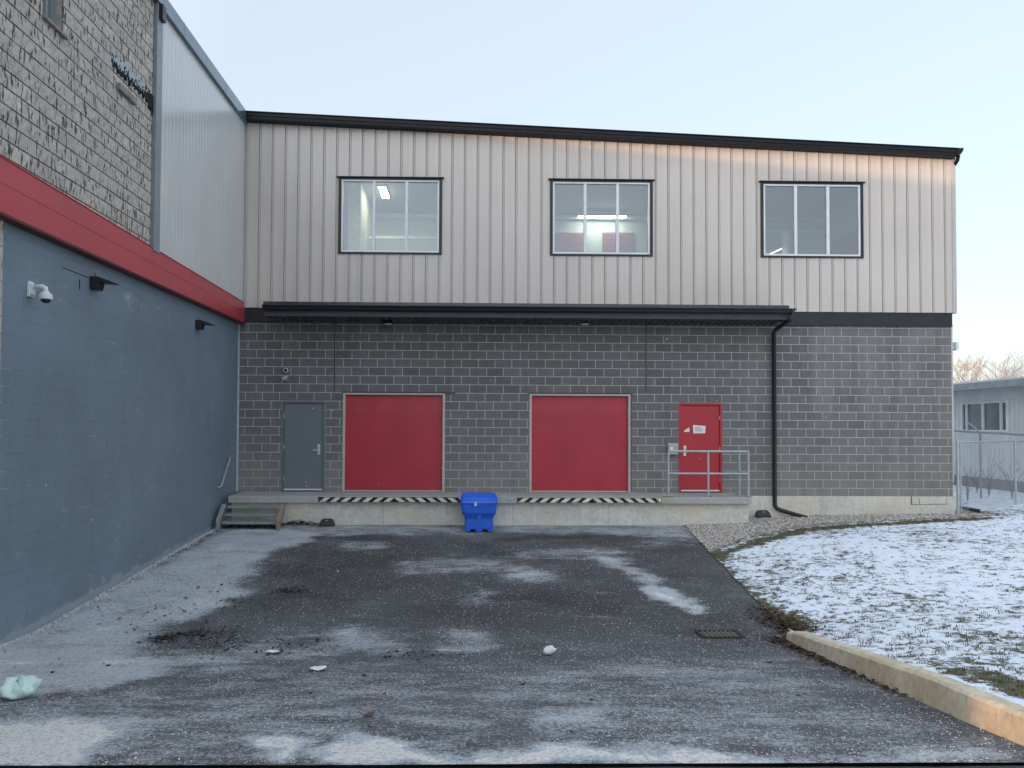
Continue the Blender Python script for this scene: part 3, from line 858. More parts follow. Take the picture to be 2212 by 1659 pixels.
# ================================================================== LOADING DOCK
dk = thing('loading_dock', 'low concrete loading dock with striped front edge below the red doors', 'loading dock', (0.4, 17.3, 0.0))
mb = MB(); mb.box(-5.25, 6.2, 16.85, FY+0.10, 0.485, 0.635); mb.build('deck', m_slab, dk, bevel=0.012)
mb = MB(); mb.box(-5.20, 6.17, 16.965, FY-0.05, -0.4, 0.484); wl = mb.build('retaining_wall', m_conc, dk, bevel=0.004)
for x in (-1.9, 0.95, 3.05):
    mb = MB(); mb.box(x-0.006, x+0.006, 16.961, 16.967, -0.1, 0.484); mb.build('wall_joint', m_bmort2, wl)
mb = MB(); mb.box(-3.31, -0.1, 16.842, 16.849, 0.487, 0.50); mb.box(1.0, 4.3, 16.842, 16.849, 0.487, 0.50); mb.build('edge_angle', m_rust, dk)
for (xa, xb) in ((-3.30, -0.12), (1.03, 4.20)):
    t = MB(); z0, z1 = 0.507, 0.618; yy = 16.845
    t.box(xa, xb, yy, 16.849, z0, z1, 0, 0.0)
    mid = (xa+xb)/2+0.05; ww = 0.125; sp = 0.232; sl = 0.12
    x = xa+0.02; k = 0
    while x < xb-0.05:
        left = x < mid-0.08
        d0, d1 = (0, sl) if left else (sl, 0)
        P = [(x+d0, z0+0.008), (x+d0+ww, z0+0.008), (x+d1+ww, z1-0.008), (x+d1, z1-0.008)]
        P = [(min(max(u, xa+0.01), xb-0.01), v) for u, v in P]
        t.face([(u, yy-0.003, v) for u, v in P], 0, random.uniform(0.8, 1.0))
        x += sp; k += 1
    t.build('hazard_marking', m_haz, dk)

# steel stairs
st = thing('dock_stairs', 'short grey steel stairs with three open treads at the left end of the dock', 'stairs', (-4.6, 16.6, 0.0))
for k, (z, y) in enumerate(((0.44, 16.66), (0.29, 16.49), (0.14, 16.32))):
    t = MB(); t.box(-5.21, -4.03, y, y+0.21, z-0.012, z+0.0); t.box(-5.21, -4.03, y, y+0.012, z-0.05, z-0.0125); t.build('tread', m_steelstair, st, bevel=0.003)
for x, m_ in ((-5.28, m_steelstair), (-4.03, m_rust)):
    t = MB(); t.prism([(16.24, -0.05), (16.40, -0.05), (16.84, 0.34), (16.84, 0.484), (16.62, 0.484), (16.24, 0.17)], 'x', x+0.001, x+0.012)
    t.prism([(16.235, -0.05), (16.25, -0.05), (16.25, 0.165), (16.63, 0.481), (16.61, 0.482), (16.235, 0.175)], 'x', x-0.03, x+0.06)
    t.build('stringer', m_, st, bevel=0.002)

# guard rail
gr = thing('guard_rail', 'galvanised pipe guard rail standing on the dock in front of the red door', 'railing', (5.3, 16.95, 0.635))
RYF, RYB = 16.97, 17.55
xa = at_y(1444, 1070, RYF).x; xm = at_y(1530, 1070, RYF).x; xb = at_y(1617, 1074, RYF).x
zt = at_y(1530, 975, RYF).z; zm = at_y(1530, 1023, RYF).z
pr = 0.024
for (x, y) in ((xa, RYF), (xm, RYF), (xb, RYF), (xb, RYB)):
    t = MB(); t.tube([(x, y, 0.636), (x, y, zt)], pr, 12); p_ = t.build('post', m_galv, gr, smooth=False)
    t = MB(); t.box(x-0.07, x+0.07, y-0.05, y+0.05, 0.636, 0.648); t.build('base_plate', m_rust, p_)
t = MB(); t.tube([(xa, RYF, zt), (xb-0.04, RYF, zt), (xb, RYF+0.04, zt), (xb, RYB, zt)], pr, 12); t.build('top_rail', m_galv, gr)
t = MB(); t.tube([(xa, RYF, zm), (xb, RYF, zm), (xb, RYB, zm)], pr*0.93, 12); t.build('mid_rail', m_galv, gr)
# rope round the foot of the left post
pts = []
for k in range(40):
    a = k*0.9; r = 0.05+0.05*abs(math.sin(k*1.7))
    pts.append((xa-0.05+r*math.cos(a)*1.5+0.03*math.sin(k*2.3), 16.93+r*math.sin(a)*0.8, 0.648+0.025*abs(math.sin(k*0.8))))
pts += [(xa-0.2, 16.86, 0.65), (xa-0.26, 16.835, 0.60), (xa-0.27, 16.832, 0.5)]
t = MB(); t.tube(pts, 0.009, 6); o = t.build('rope', m_rope); tag(o, 'tangled yellowish rope at the foot of the left guard rail post', 'rope')

# call box, notices, vents
p = at_y(1443, 957, FY-0.1); q = at_y(1465, 976, FY-0.1)
cb = thing('call_box', 'small grey wall box beside the red door handle', 'box', ((p.x+q.x)/2, FY-0.05, q.z))
zb_ = p.z-0.27
t = MB(); t.prism([(FY-0.008, zb_), (FY-0.11, zb_), (FY-0.11, p.z-0.07), (FY-0.06, p.z), (FY-0.008, p.z)], 'x', p.x, q.x); t.build('housing', m_yellowblock, cb, bevel=0.008)
t = MB(); t.box(p.x+0.045, p.x+0.11, FY-0.116, FY-0.1105, p.z-0.17, p.z-0.09); t.build('button_plate', m_white, cb)
yd = FY+0.02
def notice(pts, label, lines, tilt=0.02):
    P = [at_y(x, y, yd) for x, y in pts]
    t = MB(); n = len(P)
    t.v = [(v.x, yd-0.004-tilt*i/ n, v.z) for i, v in enumerate(P)] + [(v.x, yd-0.0025-tilt*i/n, v.z) for i, v in enumerate(P)]
    t.f = [tuple(range(n)), tuple(range(2*n-1, n-1, -1))]+[(i, i+n, (i+1) % n+n, (i+1) % n) for i in range(n)]
    t.m = [0]*len(t.f); t.t = [0.5]*len(t.f)
    o = t.build('paper_notice', m_paper); tag(o, label, 'notice', 'paper notices on the red door')
    a, b = P[0], P[2]
    for k in range(lines):
        z = a.z-(a.z-b.z)*(0.3+0.6*k/max(1, lines)); 
        t2 = MB(); wd = (b.x-a.x)
        t2.box(a.x+wd*0.15, a.x+wd*random.uniform(0.6, 0.85), yd-0.028, yd-0.0265, z-0.006, z+0.006); t2.build('print_line', m_print, o)
notice([(1497, 918), (1524, 920), (1523, 936), (1497, 936)], 'white sheet of paper stuck on the red door', 3)
notice([(1489, 923), (1489, 933), (1477, 933), (1478, 930)], 'torn pink and white paper scrap left of the sheet on the red door', 0)

for k, (py, lab) in enumerate(((800, 'upper of two small round vent pipes above the grey door'), (817, 'lower of two small vent pipes, the one with a bent hood, above the grey door'))):
    c = at_y(618, py, FY)
    o = thing('vent_pipe', lab, 'vent', (c.x, FY-0.01, c.z), 'vent pipes above the grey door')
    t = MB(); ring = lambda r, y: [(c.x+r*math.cos(a*math.pi/8), y, c.z+r*math.sin(a*math.pi/8)) for a in range(16)]
    if k == 0:
        t.loft([ring(0.062, FY-0.004), ring(0.062, FY-0.06), ring(0.046, FY-0.065), ring(0.035, FY-0.065), ring(0.035, FY-0.02)]); t.build('flange', m_galv, o)
        t = MB(); t.loft([ring(0.034, FY-0.022), ring(0.03, FY-0.0225)]); t.build('opening', m_hole, o)
    else:
        t.loft([ring(0.065, FY-0.004), ring(0.062, FY-0.02), ring(0.04, FY-0.03)]); t.build('flange', m_galv, o)
        t = MB(); t.tube([(c.x+0.03, FY-0.02, c.z+0.02), (c.x+0.02, FY-0.09, c.z+0.02), (c.x-0.02, FY-0.13, c.z-0.01), (c.x-0.05, FY-0.14, c.z-0.04)], [0.04, 0.042, 0.042, 0.04], 12); t.build('hood', m_galv, o)

# lamps under the canopy
for px_, lab in ((838, 'black bell shaped lamp under the canopy above the left dock door'), (1263, 'black bell shaped lamp under the canopy left of the right control joint')):
    c = at_y(px_, 700, 17.85)
    o = thing('canopy_lamp', lab, 'lamp', (c.x, 17.85, c.z), 'lamps under the dock canopy')
    ring = lambda r, z: [(c.x+r*math.cos(a*math.pi/10), 17.85+r*math.sin(a*math.pi/10), z) for a in range(20)]
    z = c.z
    t = MB(); t.loft([ring(0.05, z+0.17), ring(0.065, z+0.13), ring(0.075, z+0.09), ring(0.11, z+0.02), ring(0.112, z), ring(0.10, z), ring(0.06, z+0.06)]); t.build('shade', m_rubber, o, smooth=False)
    t = MB(); t.tube([(c.x, 17.85, z+0.16), (c.x, 17.85, 4.62)], 0.03, 10); t.build('stem', m_rubber, o)
    t = MB(); t.loft([ring(0.098, z+0.004), ring(0.094, z-0.012), ring(0.05, z-0.02)]); t.build('lens', m_white, o)

# side lamp on right wall
c = at_y(2068, 748, 18.22)
o = thing('side_lamp', 'small grey wall lamp on the far right corner of the block wall', 'lamp', (XR, 18.22, c.z))
xo = c.x
t = MB(); t.box(XR, xo-0.09, 18.15, 18.29, c.z-0.09, c.z+0.09); t.build('back_box', m_galv, o, bevel=0.008)
t = MB(); t.prism([(xo-0.089, c.z-0.10), (xo-0.089, c.z+0.10), (xo-0.02, c.z+0.10), (xo, c.z+0.02), (xo-0.01, c.z-0.04), (xo-0.03, c.z-0.10)], 'y', 18.13, 18.31); t.build('hood', m_alu, o, bevel=0.008)

# ================================================================== LEFT BUILDING
LXl, LXb, LXu = -5.43, -5.285, -5.34
lb = thing('side_building', 'tall building on the left with blue grey painted wall, red band and beige block above', 'building', (-6, 12, 0))
YN = -1.15
mb = MB(); yp = 8.97
mb.face([(LXl, yp, -1.0), (LXl, FY+0.0, -1.0), (LXl, FY+0.0, 4.6), (LXl, yp, 4.6)])
mb.build('painted_wall', m_paint, lb)
mb = MB()
block_wall(mb, lambda u, v, n: (LXl+0.004+n, u, v), YN, yp-0.012, -0.6, 4.6, [], 0.0, nu=6, nv=2, rough=0.006, prot=0.012, rnd=random.Random(4))
mb.build('beige_block_wall', [m_bblk, m_bmort2], lb)
mb = MB(); LW = (9.50, 9.99, 7.22, 8.55)
block_wall(mb, lambda u, v, n: (LXu+n, u, v), YN, 12.78, 5.0, 9.24, [(LW[0], LW[1], LW[2], LW[3])], 5.2, nu=9, nv=3, rough=0.010, prot=0.016, joint=0.018, vjoint=0.006, rnd=random.Random(8), uphase=0.1)
mb.build('upper_block_wall', [m_bblk, m_bmort], lb)
# body of the building behind these faces, with the window opening left free
mb = MB()
mb.box(-24, LXl-0.01, YN+0.05, FY+0.3, -1, 5.0)
mb.box(-24, LXu-0.012, YN+0.05, LW[0], 5.0, 9.2); mb.box(-24, LXu-0.012, LW[1], 17.9, 5.0, 9.2)
mb.box(-24, LXu-0.012, LW[0], LW[1], 5.0, LW[2]); mb.box(-24, LXu-0.012, LW[0], LW[1], LW[3], 9.2)
mb.box(-24, LXu-0.5, LW[0], LW[1], LW[2], LW[3])
mb.box(-24, LXu-0.012, 17.9, 34, 5.0, 9.2); mb.box(-24, LXl-0.2, FY+0.3, 34, -1, 5.0)
mb.box(LXl-0.012, LXu-0.012, YN+0.05, 18.0, 4.75, 5.0)
mb.build('building_core', m_bmort2, lb)
# red band, a box girder shape with a dark lip
mb = MB()
def band(y): return 4.50+0.04*(y-8)/10, 5.17-0.13*(y-8)/10
y0, y1 = YN, 18.02
b0, t0 = band(y0); b1, t1 = band(y1)
def bandpiece(x0, x1, f0, f1, yy0=y0, yy1=y1):
    za0 = b0+(t0-b0)*f0; zb0 = b0+(t0-b0)*f1; za1 = b1+(t1-b1)*f0; zb1 = b1+(t1-b1)*f1
    n = len(mb.v)
    mb.v += [(x0, yy0, za0), (x1, yy0, za0), (x1, yy0, zb0), (x0, yy0, zb0), (x0, yy1, za1), (x1, yy1, za1), (x1, yy1, zb1), (x0, yy1, zb1)]
    for qd in ((0, 1, 2, 3), (7, 6, 5, 4), (0, 4, 5, 1), (1, 5, 6, 2), (2, 6, 7, 3), (3, 7, 4, 0)):
        mb.f.append(tuple(n+i for i in qd)); mb.m.append(0); mb.t.append(0.5)
bandpiece(LXl+0.002, LXb, 0.05, 0.545); bandpiece(LXl+0.002, LXb-0.004, 0.545, 0.55); bandpiece(LXl+0.002, LXb+0.003, 0.55, 0.985); bandpiece(LXl+0.002, LXb+0.015, 0.985, 1.0)
rb = mb.build('red_band', m_band, lb)
mb = MB(); bandpiece(LXl+0.002, LXb+0.012, 0.0, 0.048); mb.build('band_lip', m_band_dk, rb)
# silver siding and trims
mb = MB()
prof2 = [(0.0, 0.0), (0.70, 0.0), (0.80, 0.0045), (0.92, 0.0045)]
siding(mb, lambda u, v, n: (-5.30-n, u, v), 13.02, 17.9, 5.02, lambda y: 9.26, 0.165, prof2, [])
mb.build('silver_siding', m_side2, lb)
mb = MB(); mb.box(-5.36, -5.262, 12.79, 13.02, 5.05, 9.24); mb.build('corner_trim', m_trim, lb, bevel=0.006)
mb = MB(); mb.box(-5.5, -5.235, 13.0, 17.86, 9.215, 9.475); mb.box(-5.5, -5.228, 13.0, 17.86, 9.21, 9.228)
for y in (13.9, 15.05, 16.3): mb.box(-5.5, -5.232, y-0.008, y+0.008, 9.215, 9.478)
mb.box(-24, -5.236, YN-0.02, 12.998, 9.24, 9.49)
mb.box(-24, -5.5, 13.0, 34, 9.2, 9.47)
mb.build('roof_coping', m_cop2, lb, bevel=0.006)
mb = MB(); mb.box(-5.30, -5.20, 12.84, 12.99, 8.98, 9.239); mb.build('coping_end', m_black, lb)
# window high on the left wall
mb = MB(); x_ = LXu-0.11
mb.box(x_-0.04, x_, LW[0], LW[0]+0.05, LW[2], LW[3]); mb.box(x_-0.04, x_, LW[1]-0.06, LW[1], LW[2], LW[3]); mb.box(x_-0.04, x_, LW[0]+0.05, LW[1]-0.06, LW[2], LW[2]+0.05); mb.box(x_-0.04, x_, LW[0]+0.05, LW[1]-0.06, LW[3]-0.05, LW[3])
mb.box(x_-0.05, x_-0.0, LW[1]-0.2, LW[1]-0.15, LW[2]+0.05, LW[3]-0.05)
lw = mb.build('window', m_trim, lb)
mb = MB(); mb.face([(x_-0.03, LW[0]+0.05, LW[2]+0.05), (x_-0.03, LW[1]-0.06, LW[2]+0.05), (x_-0.03, LW[1]-0.06, LW[3]-0.05), (x_-0.03, LW[0]+0.05, LW[3]-0.05)])
mb.build('pane', m_glass2, lw)
mb = MB(); mb.box(x_-0.045, x_-0.037, LW[0]+0.052, LW[1]-0.21, LW[2]+0.052, LW[3]-0.052); mb.build('blind', M('white_blind', (0.85, 0.88, 0.9), 0.6), lw)
mb = MB(); mb.obox((LXu-0.03, (LW[0]+LW[1])/2+0.0, LW[2]-0.012), (0.10, 0, -0.012), (0, 0.27, 0), (0, 0, 0.022)); mb.build('sill', m_wood, lw, bevel=0.004)

# remains of painted lettering: pale skin of paint with ragged black gaps
mb = MB(); rs = random.Random(14)
ya, yb = 11.30, 12.77
N = 46
zc = 7.575
for k in range(N):
    f = k/N
    y = ya+(yb-ya)*f; wv = (yb-ya)/N
    top = zc+0.09+rs.uniform(-0.015, 0.01); bot = zc-0.07+rs.uniform(-0.03, 0.05)
    x = LXu+0.030+rs.uniform(0, 0.006)
    if f < 0.78 or rs.random() < 0.4:
        mb.prism([(y, bot+rs.uniform(0, 0.05)), (y+wv, bot+rs.uniform(0, 0.05)), (y+wv, top), (y, top)], 'x', LXu, x, 0)
    d = rs.uniform(0.02, 0.07)+(0.16*max(0, (f-0.72)/0.28))
    dt = rs.uniform(0.0, 0.02)+(0.10*max(0, (f-0.74)/0.26))
    mb.prism([(y, bot-d), (y+wv, bot-d*rs.uniform(0.5, 1)), (y+wv, bot+dt+0.02), (y, bot+dt)], 'x', LXu, x+0.004, 1)
    if rs.random() < 0.35:
        zz = rs.uniform(bot, top-0.03); mb.prism([(y, zz), (y+wv*0.8, zz+0.01), (y+wv*0.7, zz+rs.uniform(0.03, 0.06)), (y+wv*0.1, zz+0.04)], 'x', LXu+0.002, x+0.006, 1)
o = mb.build('peeling_lettering', [M('pale_peeling_paint', (0.40, 0.45, 0.49), 0.7, 0, 0.2, 20), m_hole])
tag(o, 'ragged remains of old dark lettering on the beige block wall', 'sign')
mb = MB(); mb.obox((LXu+0.045, 11.76, 7.225), (0.04, 0, 0), (0, 0.29, 0), (0, 0, 0.05))
o = mb.build('wall_plank', m_wood, bevel=0.006); tag(o, 'short weathered board fixed below the ragged lettering', 'board')

# security camera
sy, sz = at_x(63, 625, LXl).y, at_x(63, 625, LXl).z
o = thing('security_camera', 'white dome security camera on a bent arm on the blue grey wall', 'camera', (LXl, sy, sz))
t = MB(); t.box(LXl+0.001, LXl+0.035, sy-0.055, sy+0.055, sz-0.095, sz+0.095); t.box(LXl+0.035, LXl+0.06, sy-0.04, sy+0.04, sz-0.07, sz+0.06); t.build('mount', m_white, o, bevel=0.008)
t = MB(); t.tube([(LXl+0.05, sy, sz+0.03), (LXl+0.16, sy, sz+0.035), (LXl+0.195, sy, sz+0.02), (LXl+0.205, sy, sz-0.04)], 0.03, 12); t.build('arm', m_white, o, smooth=True)
cxm = LXl+0.205
ring = lambda r, z: [(cxm+r*math.cos(a*math.pi/12), sy+r*math.sin(a*math.pi/12), z) for a in range(24)]
t = MB(); t.loft([ring(0.03, sz-0.02), ring(0.045, sz-0.04), ring(0.072, sz-0.062), ring(0.076, sz-0.07), ring(0.076, sz-0.118), ring(0.07, sz-0.124)]); t.build('housing', m_white, o)
t = MB(); t.loft([ring(0.055, sz-0.124), ring(0.053, sz-0.14), ring(0.042, sz-0.158), ring(0.02, sz-0.168)]); t.build('dome', m_rubber, o, smooth=True)

# wall lamps on the blue wall
for (px_, py_), lab in (((200, 610), 'black wedge shaped wall lamp near the security camera'), ((425, 700), 'black wedge shaped wall lamp close to the inner corner')):
    c = at_x(px_, py_, LXl)
    o = thing('wall_lamp', lab, 'lamp', (LXl, c.y, c.z), 'black lamps on the blue grey wall')
    t = MB(); t.prism([(LXl+0.001, c.z-0.11), (LXl+0.11, c.z-0.11), (LXl+0.13, c.z-0.03), (LXl+0.13, c.z+0.07), (LXl+0.001, c.z+0.075)], 'y', c.y-0.09, c.y+0.09); t.build('housing', m_rubber, o, bevel=0.008)
    t = MB(); t.prism([(LXl+0.131, c.z-0.01), (LXl+0.33, c.z-0.025), (LXl+0.34, c.z-0.012), (LXl+0.131, c.z+0.065)], 'y', c.y-0.10, c.y+0.10); t.build('visor', m_rubber, o, bevel=0.004)
    t = MB(); t.tube([(LXl+0.03, c.y+0.02, c.z+0.07), (LXl+0.03, c.y+0.02, c.z+0.14)], 0.006, 6); t.build('sensor', m_rubber, o)
# pale repair patch and slots by the first lamp
p0 = at_x(135, 579, LXl); p1 = at_x(192, 599, LXl)
mb = MB(); mb.box(LXl-0.004, LXl+0.0025, p0.y, p1.y, (p0.z+p1.z)/2-0.006, (p0.z+p1.z)/2+0.006); mb.build('open_joint', m_hole, lb)
p0 = at_x(172, 603, LXl); p1 = at_x(173, 625, LXl)
mb = MB(); mb.box(LXl-0.004, LXl+0.003, p0.y-0.012, p0.y+0.012, p1.z, p0.z); mb.build('wall_slot', m_hole, lb)
# wall handrail
a = at_x(497, 990, LXl+0.07); b = at_x(478, 1050, LXl+0.07); e = at_x(471, 1054, LXl+0.005)
o = thing('wall_handrail', 'short sloping grey handrail on the blue grey wall above the steel stairs', 'handrail', (LXl, b.y, b.z))
t = MB(); t.tube([(LXl+0.002, a.y+0.02, a.z+0.02), (LXl+0.06, a.y+0.02, a.z+0.02), a, b, (LXl+0.05, b.y-0.05, b.z-0.02), (LXl+0.002, b.y-0.06, b.z-0.02)], 0.019, 10); t.build('rail', m_galv, o, smooth=True)
for f in (0.08, 0.85):
    m_ = b+(a-b)*f
    t = MB(); t.tube([(LXl+0.002, m_.y, m_.z-0.06), (LXl+0.06, m_.y, m_.z-0.05), (m_.x, m_.y, m_.z-0.015)], 0.008, 6); t.build('bracket', m_trim, o)

# ================================================================== GROUND
# pavement with salt
def pix_poly(pts): return [(on_ground(*p).x, on_ground(*p).y) for p in pts]
def sdf(px, py, poly):
    d = np.full(px.shape, 1e9); inside = np.zeros(px.shape, bool)
    n = len(poly)
    for i in range(n):
        ax, ay = poly[i]; bx, by = poly[(i+1) % n]
        ex, ey = bx-ax, by-ay
        t = np.clip(((px-ax)*ex+(py-ay)*ey)/(ex*ex+ey*ey+1e-12), 0, 1)
        d = np.minimum(d, np.hypot(px-ax-t*ex, py-ay-t*ey))
        c = ((ay > py) != (by > py)) & (px < (bx-ax)*(py-ay)/(by-ay+1e-12)+ax)
        inside ^= c
    return np.where(inside, -d, d)
def ell(cx, cy, rx, ry, n=14):
    return [(cx+rx*math.cos(2*math.pi*i/n), cy+ry*math.sin(2*math.pi*i/n)) for i in range(n)]
SALT = [
    ([(-200, 1470), (-60, 1420), (0, 1392), (240, 1268), (480, 1140), (640, 1143), (690, 1155), (590, 1190), (545, 1235), (520, 1290), (420, 1330), (330, 1365), (300, 1410), (400, 1440), (330, 1462), (200, 1485), (90, 1500), (0, 1515), (-200, 1540)], 0.80, 0.26),
    ([(-250, 1570), (0, 1566), (150, 1553), (270, 1545), (305, 1562), (240, 1600), (190, 1622), (120, 1643), (0, 1650), (-250, 1650)], 1.45, 0.22),
    (ell(597, 1605, 66, 36), 1.45, 0.18),
    ([(705, 1632), (740, 1615), (790, 1593), (860, 1598), (900, 1620), (1010, 1626), (1130, 1622), (1245, 1610), (1420, 1615), (1600, 1618), (1690, 1638), (1640, 1646), (1200, 1648), (800, 1648)], 1.5, 0.20),
    ([(1690, 1645), (1900, 1618), (2060, 1610), (2140, 1620), (1900, 1640)], 1.0, 0.2),
    ([(1930, 1600), (1990, 1606), (2050, 1618), (1960, 1616)], 0.6, 0.10),
    (ell(1245, 1540, 85, 40), 0.72, 0.35), (ell(1150, 1500, 150, 60), 0.25, 0.5), (ell(770, 1385, 85, 32), 0.60, 0.35), (ell(990, 1385, 60, 28), 0.45, 0.3),
    (ell(885, 1225, 38, 16), 0.50, 0.3), (ell(1000, 1222, 120, 20), 0.45, 0.35), (ell(1150, 1240, 58, 13), 0.6, 0.3), (ell(1040, 1290, 55, 14), 0.40, 0.3),
    ([(1270, 1200), (1330, 1205), (1400, 1235), (1440, 1258), (1400, 1262), (1330, 1230)], 0.65, 0.2), ([(1395, 1255), (1440, 1262), (1490, 1290), (1520, 1315), (1460, 1312), (1410, 1285)], 0.95, 0.18),
    ([(480, 1130), (1480, 1130), (1520, 1165), (1400, 1160), (1100, 1152), (700, 1158), (480, 1165)], 0.42, 0.25), (ell(1600, 1500, 300, 110), 0.16, 0.8), (ell(640, 1400, 160, 40), 0.30, 0.4), (ell(450, 1430, 120, 25), 0.45, 0.3),
    (ell(870, 1560, 120, 45), 0.22, 0.5), (ell(1450, 1170, 60, 14), 0.3, 0.3), (ell(780, 1180, 60, 12), 0.4, 0.25), (ell(1230, 1195, 120, 10), 0.4, 0.25),
    ([(-200, 1520), (600, 1440), (1300, 1420), (1700, 1420), (2300, 1640), (2300, 1700), (-200, 1700)], 0.27, 0.7),
    ([(500, 1610), (700, 1600), (1200, 1610), (2100, 1600), (2150, 1650), (500, 1650)], 0.12, 0.4),
]
WET = [(ell(690, 1225, 120, 45), 0.42, 0.5), (ell(1180, 1310, 380, 60), 0.50, 0.9), (ell(850, 1230, 300, 60), 0.40, 0.8), (ell(1350, 1230, 200, 60), 0.35, 0.8), (ell(1480, 1350, 160, 45), 0.42, 0.7), (ell(700, 1300, 170, 30), 0.38, 0.6),
       (ell(360, 1380, 34, 7), 1.1, 0.07), (ell(410, 1368, 26, 6), 1.0, 0.06), (ell(470, 1360, 60, 12), 0.55, 0.2), (ell(630, 1279, 42, 6), 1.15, 0.05), (ell(440, 1395, 60, 12), 0.5, 0.25),
       (ell(1050, 1185, 45, 14), 0.5, 0.2), (ell(820, 1170, 60, 8), 0.5, 0.2), (ell(1300, 1170, 120, 8), 0.45, 0.2), (ell(640, 1163, 60, 5), 0.5, 0.15), (ell(1420, 1195, 60, 12), 0.4, 0.3),
       (ell(900, 1420, 60, 8), 0.4, 0.2), (ell(1130, 1400, 60, 14), 0.35, 0.3), (ell(1740, 1400, 60, 40), 0.3, 0.5), (ell(1560, 1372, 80, 16), 0.4, 0.3), (ell(1440, 1165, 40, 12), 0.35, 0.2), (ell(790, 1162, 90, 5), 0.7, 0.12), (ell(900, 1176, 60, 10), 0.6, 0.2), (ell(640, 1175, 40, 8), 0.5, 0.2), (ell(1130, 1165, 70, 5), 0.7, 0.12), (ell(1260, 1160, 130, 6), 0.75, 0.15), (ell(1080, 1195, 40, 22), 0.55, 0.25), (ell(1440, 1180, 70, 18), 0.6, 0.3), (ell(1480, 1215, 60, 20), 0.45, 0.3)]
SALT = [(pix_poly(p), a, f) for p, a, f in SALT]; WET = [(pix_poly(p), a, f) for p, a, f in WET]
nx, ny = 230, 300
u = np.linspace(0, 1, nx); Yg = np.linspace(4.945, 17.0, ny)
X = np.empty((nx, ny)); Yv = np.broadcast_to(Yg, (nx, ny)).copy()
xe = edge_x(Yg)+0.03
X = -5.55 + u[:, None]*(xe[None, :]+5.55)
Z = pz(Yv) + 0.012*(fbm(X*0.7, Yv*0.7, 3, 5)-0.5)
wx = X+0.5*(fbm(X*1.6, Yv*1.6, 4, 1)-0.5)+0.30*(fbm(X*6, Yv*6, 4, 2)-0.5); wy = Yv+0.6*(fbm(X*1.6, Yv*1.6, 4, 7)-0.5)+0.36*(fbm(X*6, Yv*6, 4, 8)-0.5)
def accum(lst):
    t = np.zeros_like(X)
    for poly, amt, fe in lst:
        d = sdf(wx, wy, poly)
        m = np.clip(0.5-d/(fe*2.6), 0, 1); m = m*m*(3-2*m)
        t = np.maximum(t, amt*m)
    return t
salt = accum(SALT)*(0.66+0.6*fbm(X*2.3, Yv*2.3, 4, 12)); salt = np.clip(salt + 0.26*(fbm(X*0.9, Yv*2.4, 4, 31)-0.45) + 0.14*(fbm(X*3.5, Yv*6, 3, 37)-0.5), 0, 1.5)
wet = accum(WET)*(0.75+0.9*fbm(X*2.0, Yv*2.6, 4, 22))
wet = np.clip(wet + 0.9*np.clip(fbm(X*0.8, Yv*1.7, 4, 41)-0.50, 0, 1), 0, 1)*(1-0.85*np.clip(salt, 0, 1))
o = np_mesh('pavement', np.stack([X, Yv, Z], -1).reshape(-1, 3), grid_faces(nx, ny), m_asph, [('salt', 'POINT', salt.ravel()), ('wet', 'POINT', wet.ravel())], smooth=True)
tag(o, kind='structure')
def salt_at(x, y):
    xe_ = float(edge_x(y))+0.03
    i = int(np.clip((x+5.55)/(xe_+5.55)*(nx-1), 0, nx-1)); j = int(np.clip((y-4.945)/(17.0-4.945)*(ny-1), 0, ny-1))
    return float(salt[i, j])

# road in front
xs_ = np.concatenate([np.linspace(-60, -7, 12), np.linspace(-6, 6, 49), np.linspace(7, 60, 12)]); ys_ = np.concatenate([np.linspace(-40, 0, 10), np.linspace(0.4, 4.6, 20), [4.84, 4.915, 4.928, 5.3]])
XX, YY = np.meshgrid(xs_, ys_, indexing='ij')
ZZ = np.where(YY < 4.92, pz(YY)-0.012, pz(YY)-0.05)
YY = YY + np.where((YY > 4.80) & (YY < 5), 0.025*(fbm(XX*3, XX*0+2, 3, 3)-0.7), 0)
o = np_mesh('road', np.stack([XX, YY, ZZ], -1).reshape(-1, 3), grid_faces(len(xs_), len(ys_)), m_road); tag(o, kind='structure')

# kerb
mb = MB(); ysk = np.linspace(9.25, 1.0, 34)
rings = []
for y in ysk:
    tp = float(kerb_top(y)); bt = float(pz(y))-0.15
    e = 0.0 if y < 9.2 else 0.03
    jx = 0.006*math.sin(y*5.1)
    rings.append([(3.80+jx, y, bt), (3.815+jx, y, tp-0.03-e), (3.845+jx, y, tp-0.004-e), (3.96, y, tp-e), (3.985, y, tp-0.03-e), (3.985, y, bt)])
mb.loft(rings); o = mb.build('kerb', m_kerb, bevel=0.004); tag(o, kind='structure')

# lawn with thin snow
gx, gy = 300, 330
uu = np.linspace(0, 1, gx)**1.25; Yl = np.linspace(1.0, 20.4, gy)
xe = edge_x(Yl)
XX = xe[None, :] + uu[:, None]*(17.5-xe[None, :]); YY = np.broadcast_to(Yl, (gx, gy)).copy()
XX = XX + np.where((uu[:, None] == 0) & (YY > 9.3), 0.10*(fbm(XX*0+1, YY*3.0, 4, 9)-0.5), 0)
ZZ = lawn_z(XX, YY)
big = fbm(XX*0.55, YY*0.55, 4, 50); med = fbm(XX*2.2, YY*2.2, 4, 60); fine = fbm(XX*7, YY*7, 3, 70)
snow = 0.605 + 0.26*(big-0.5) + 0.26*(med-0.5) + 0.30*(fine-0.5)
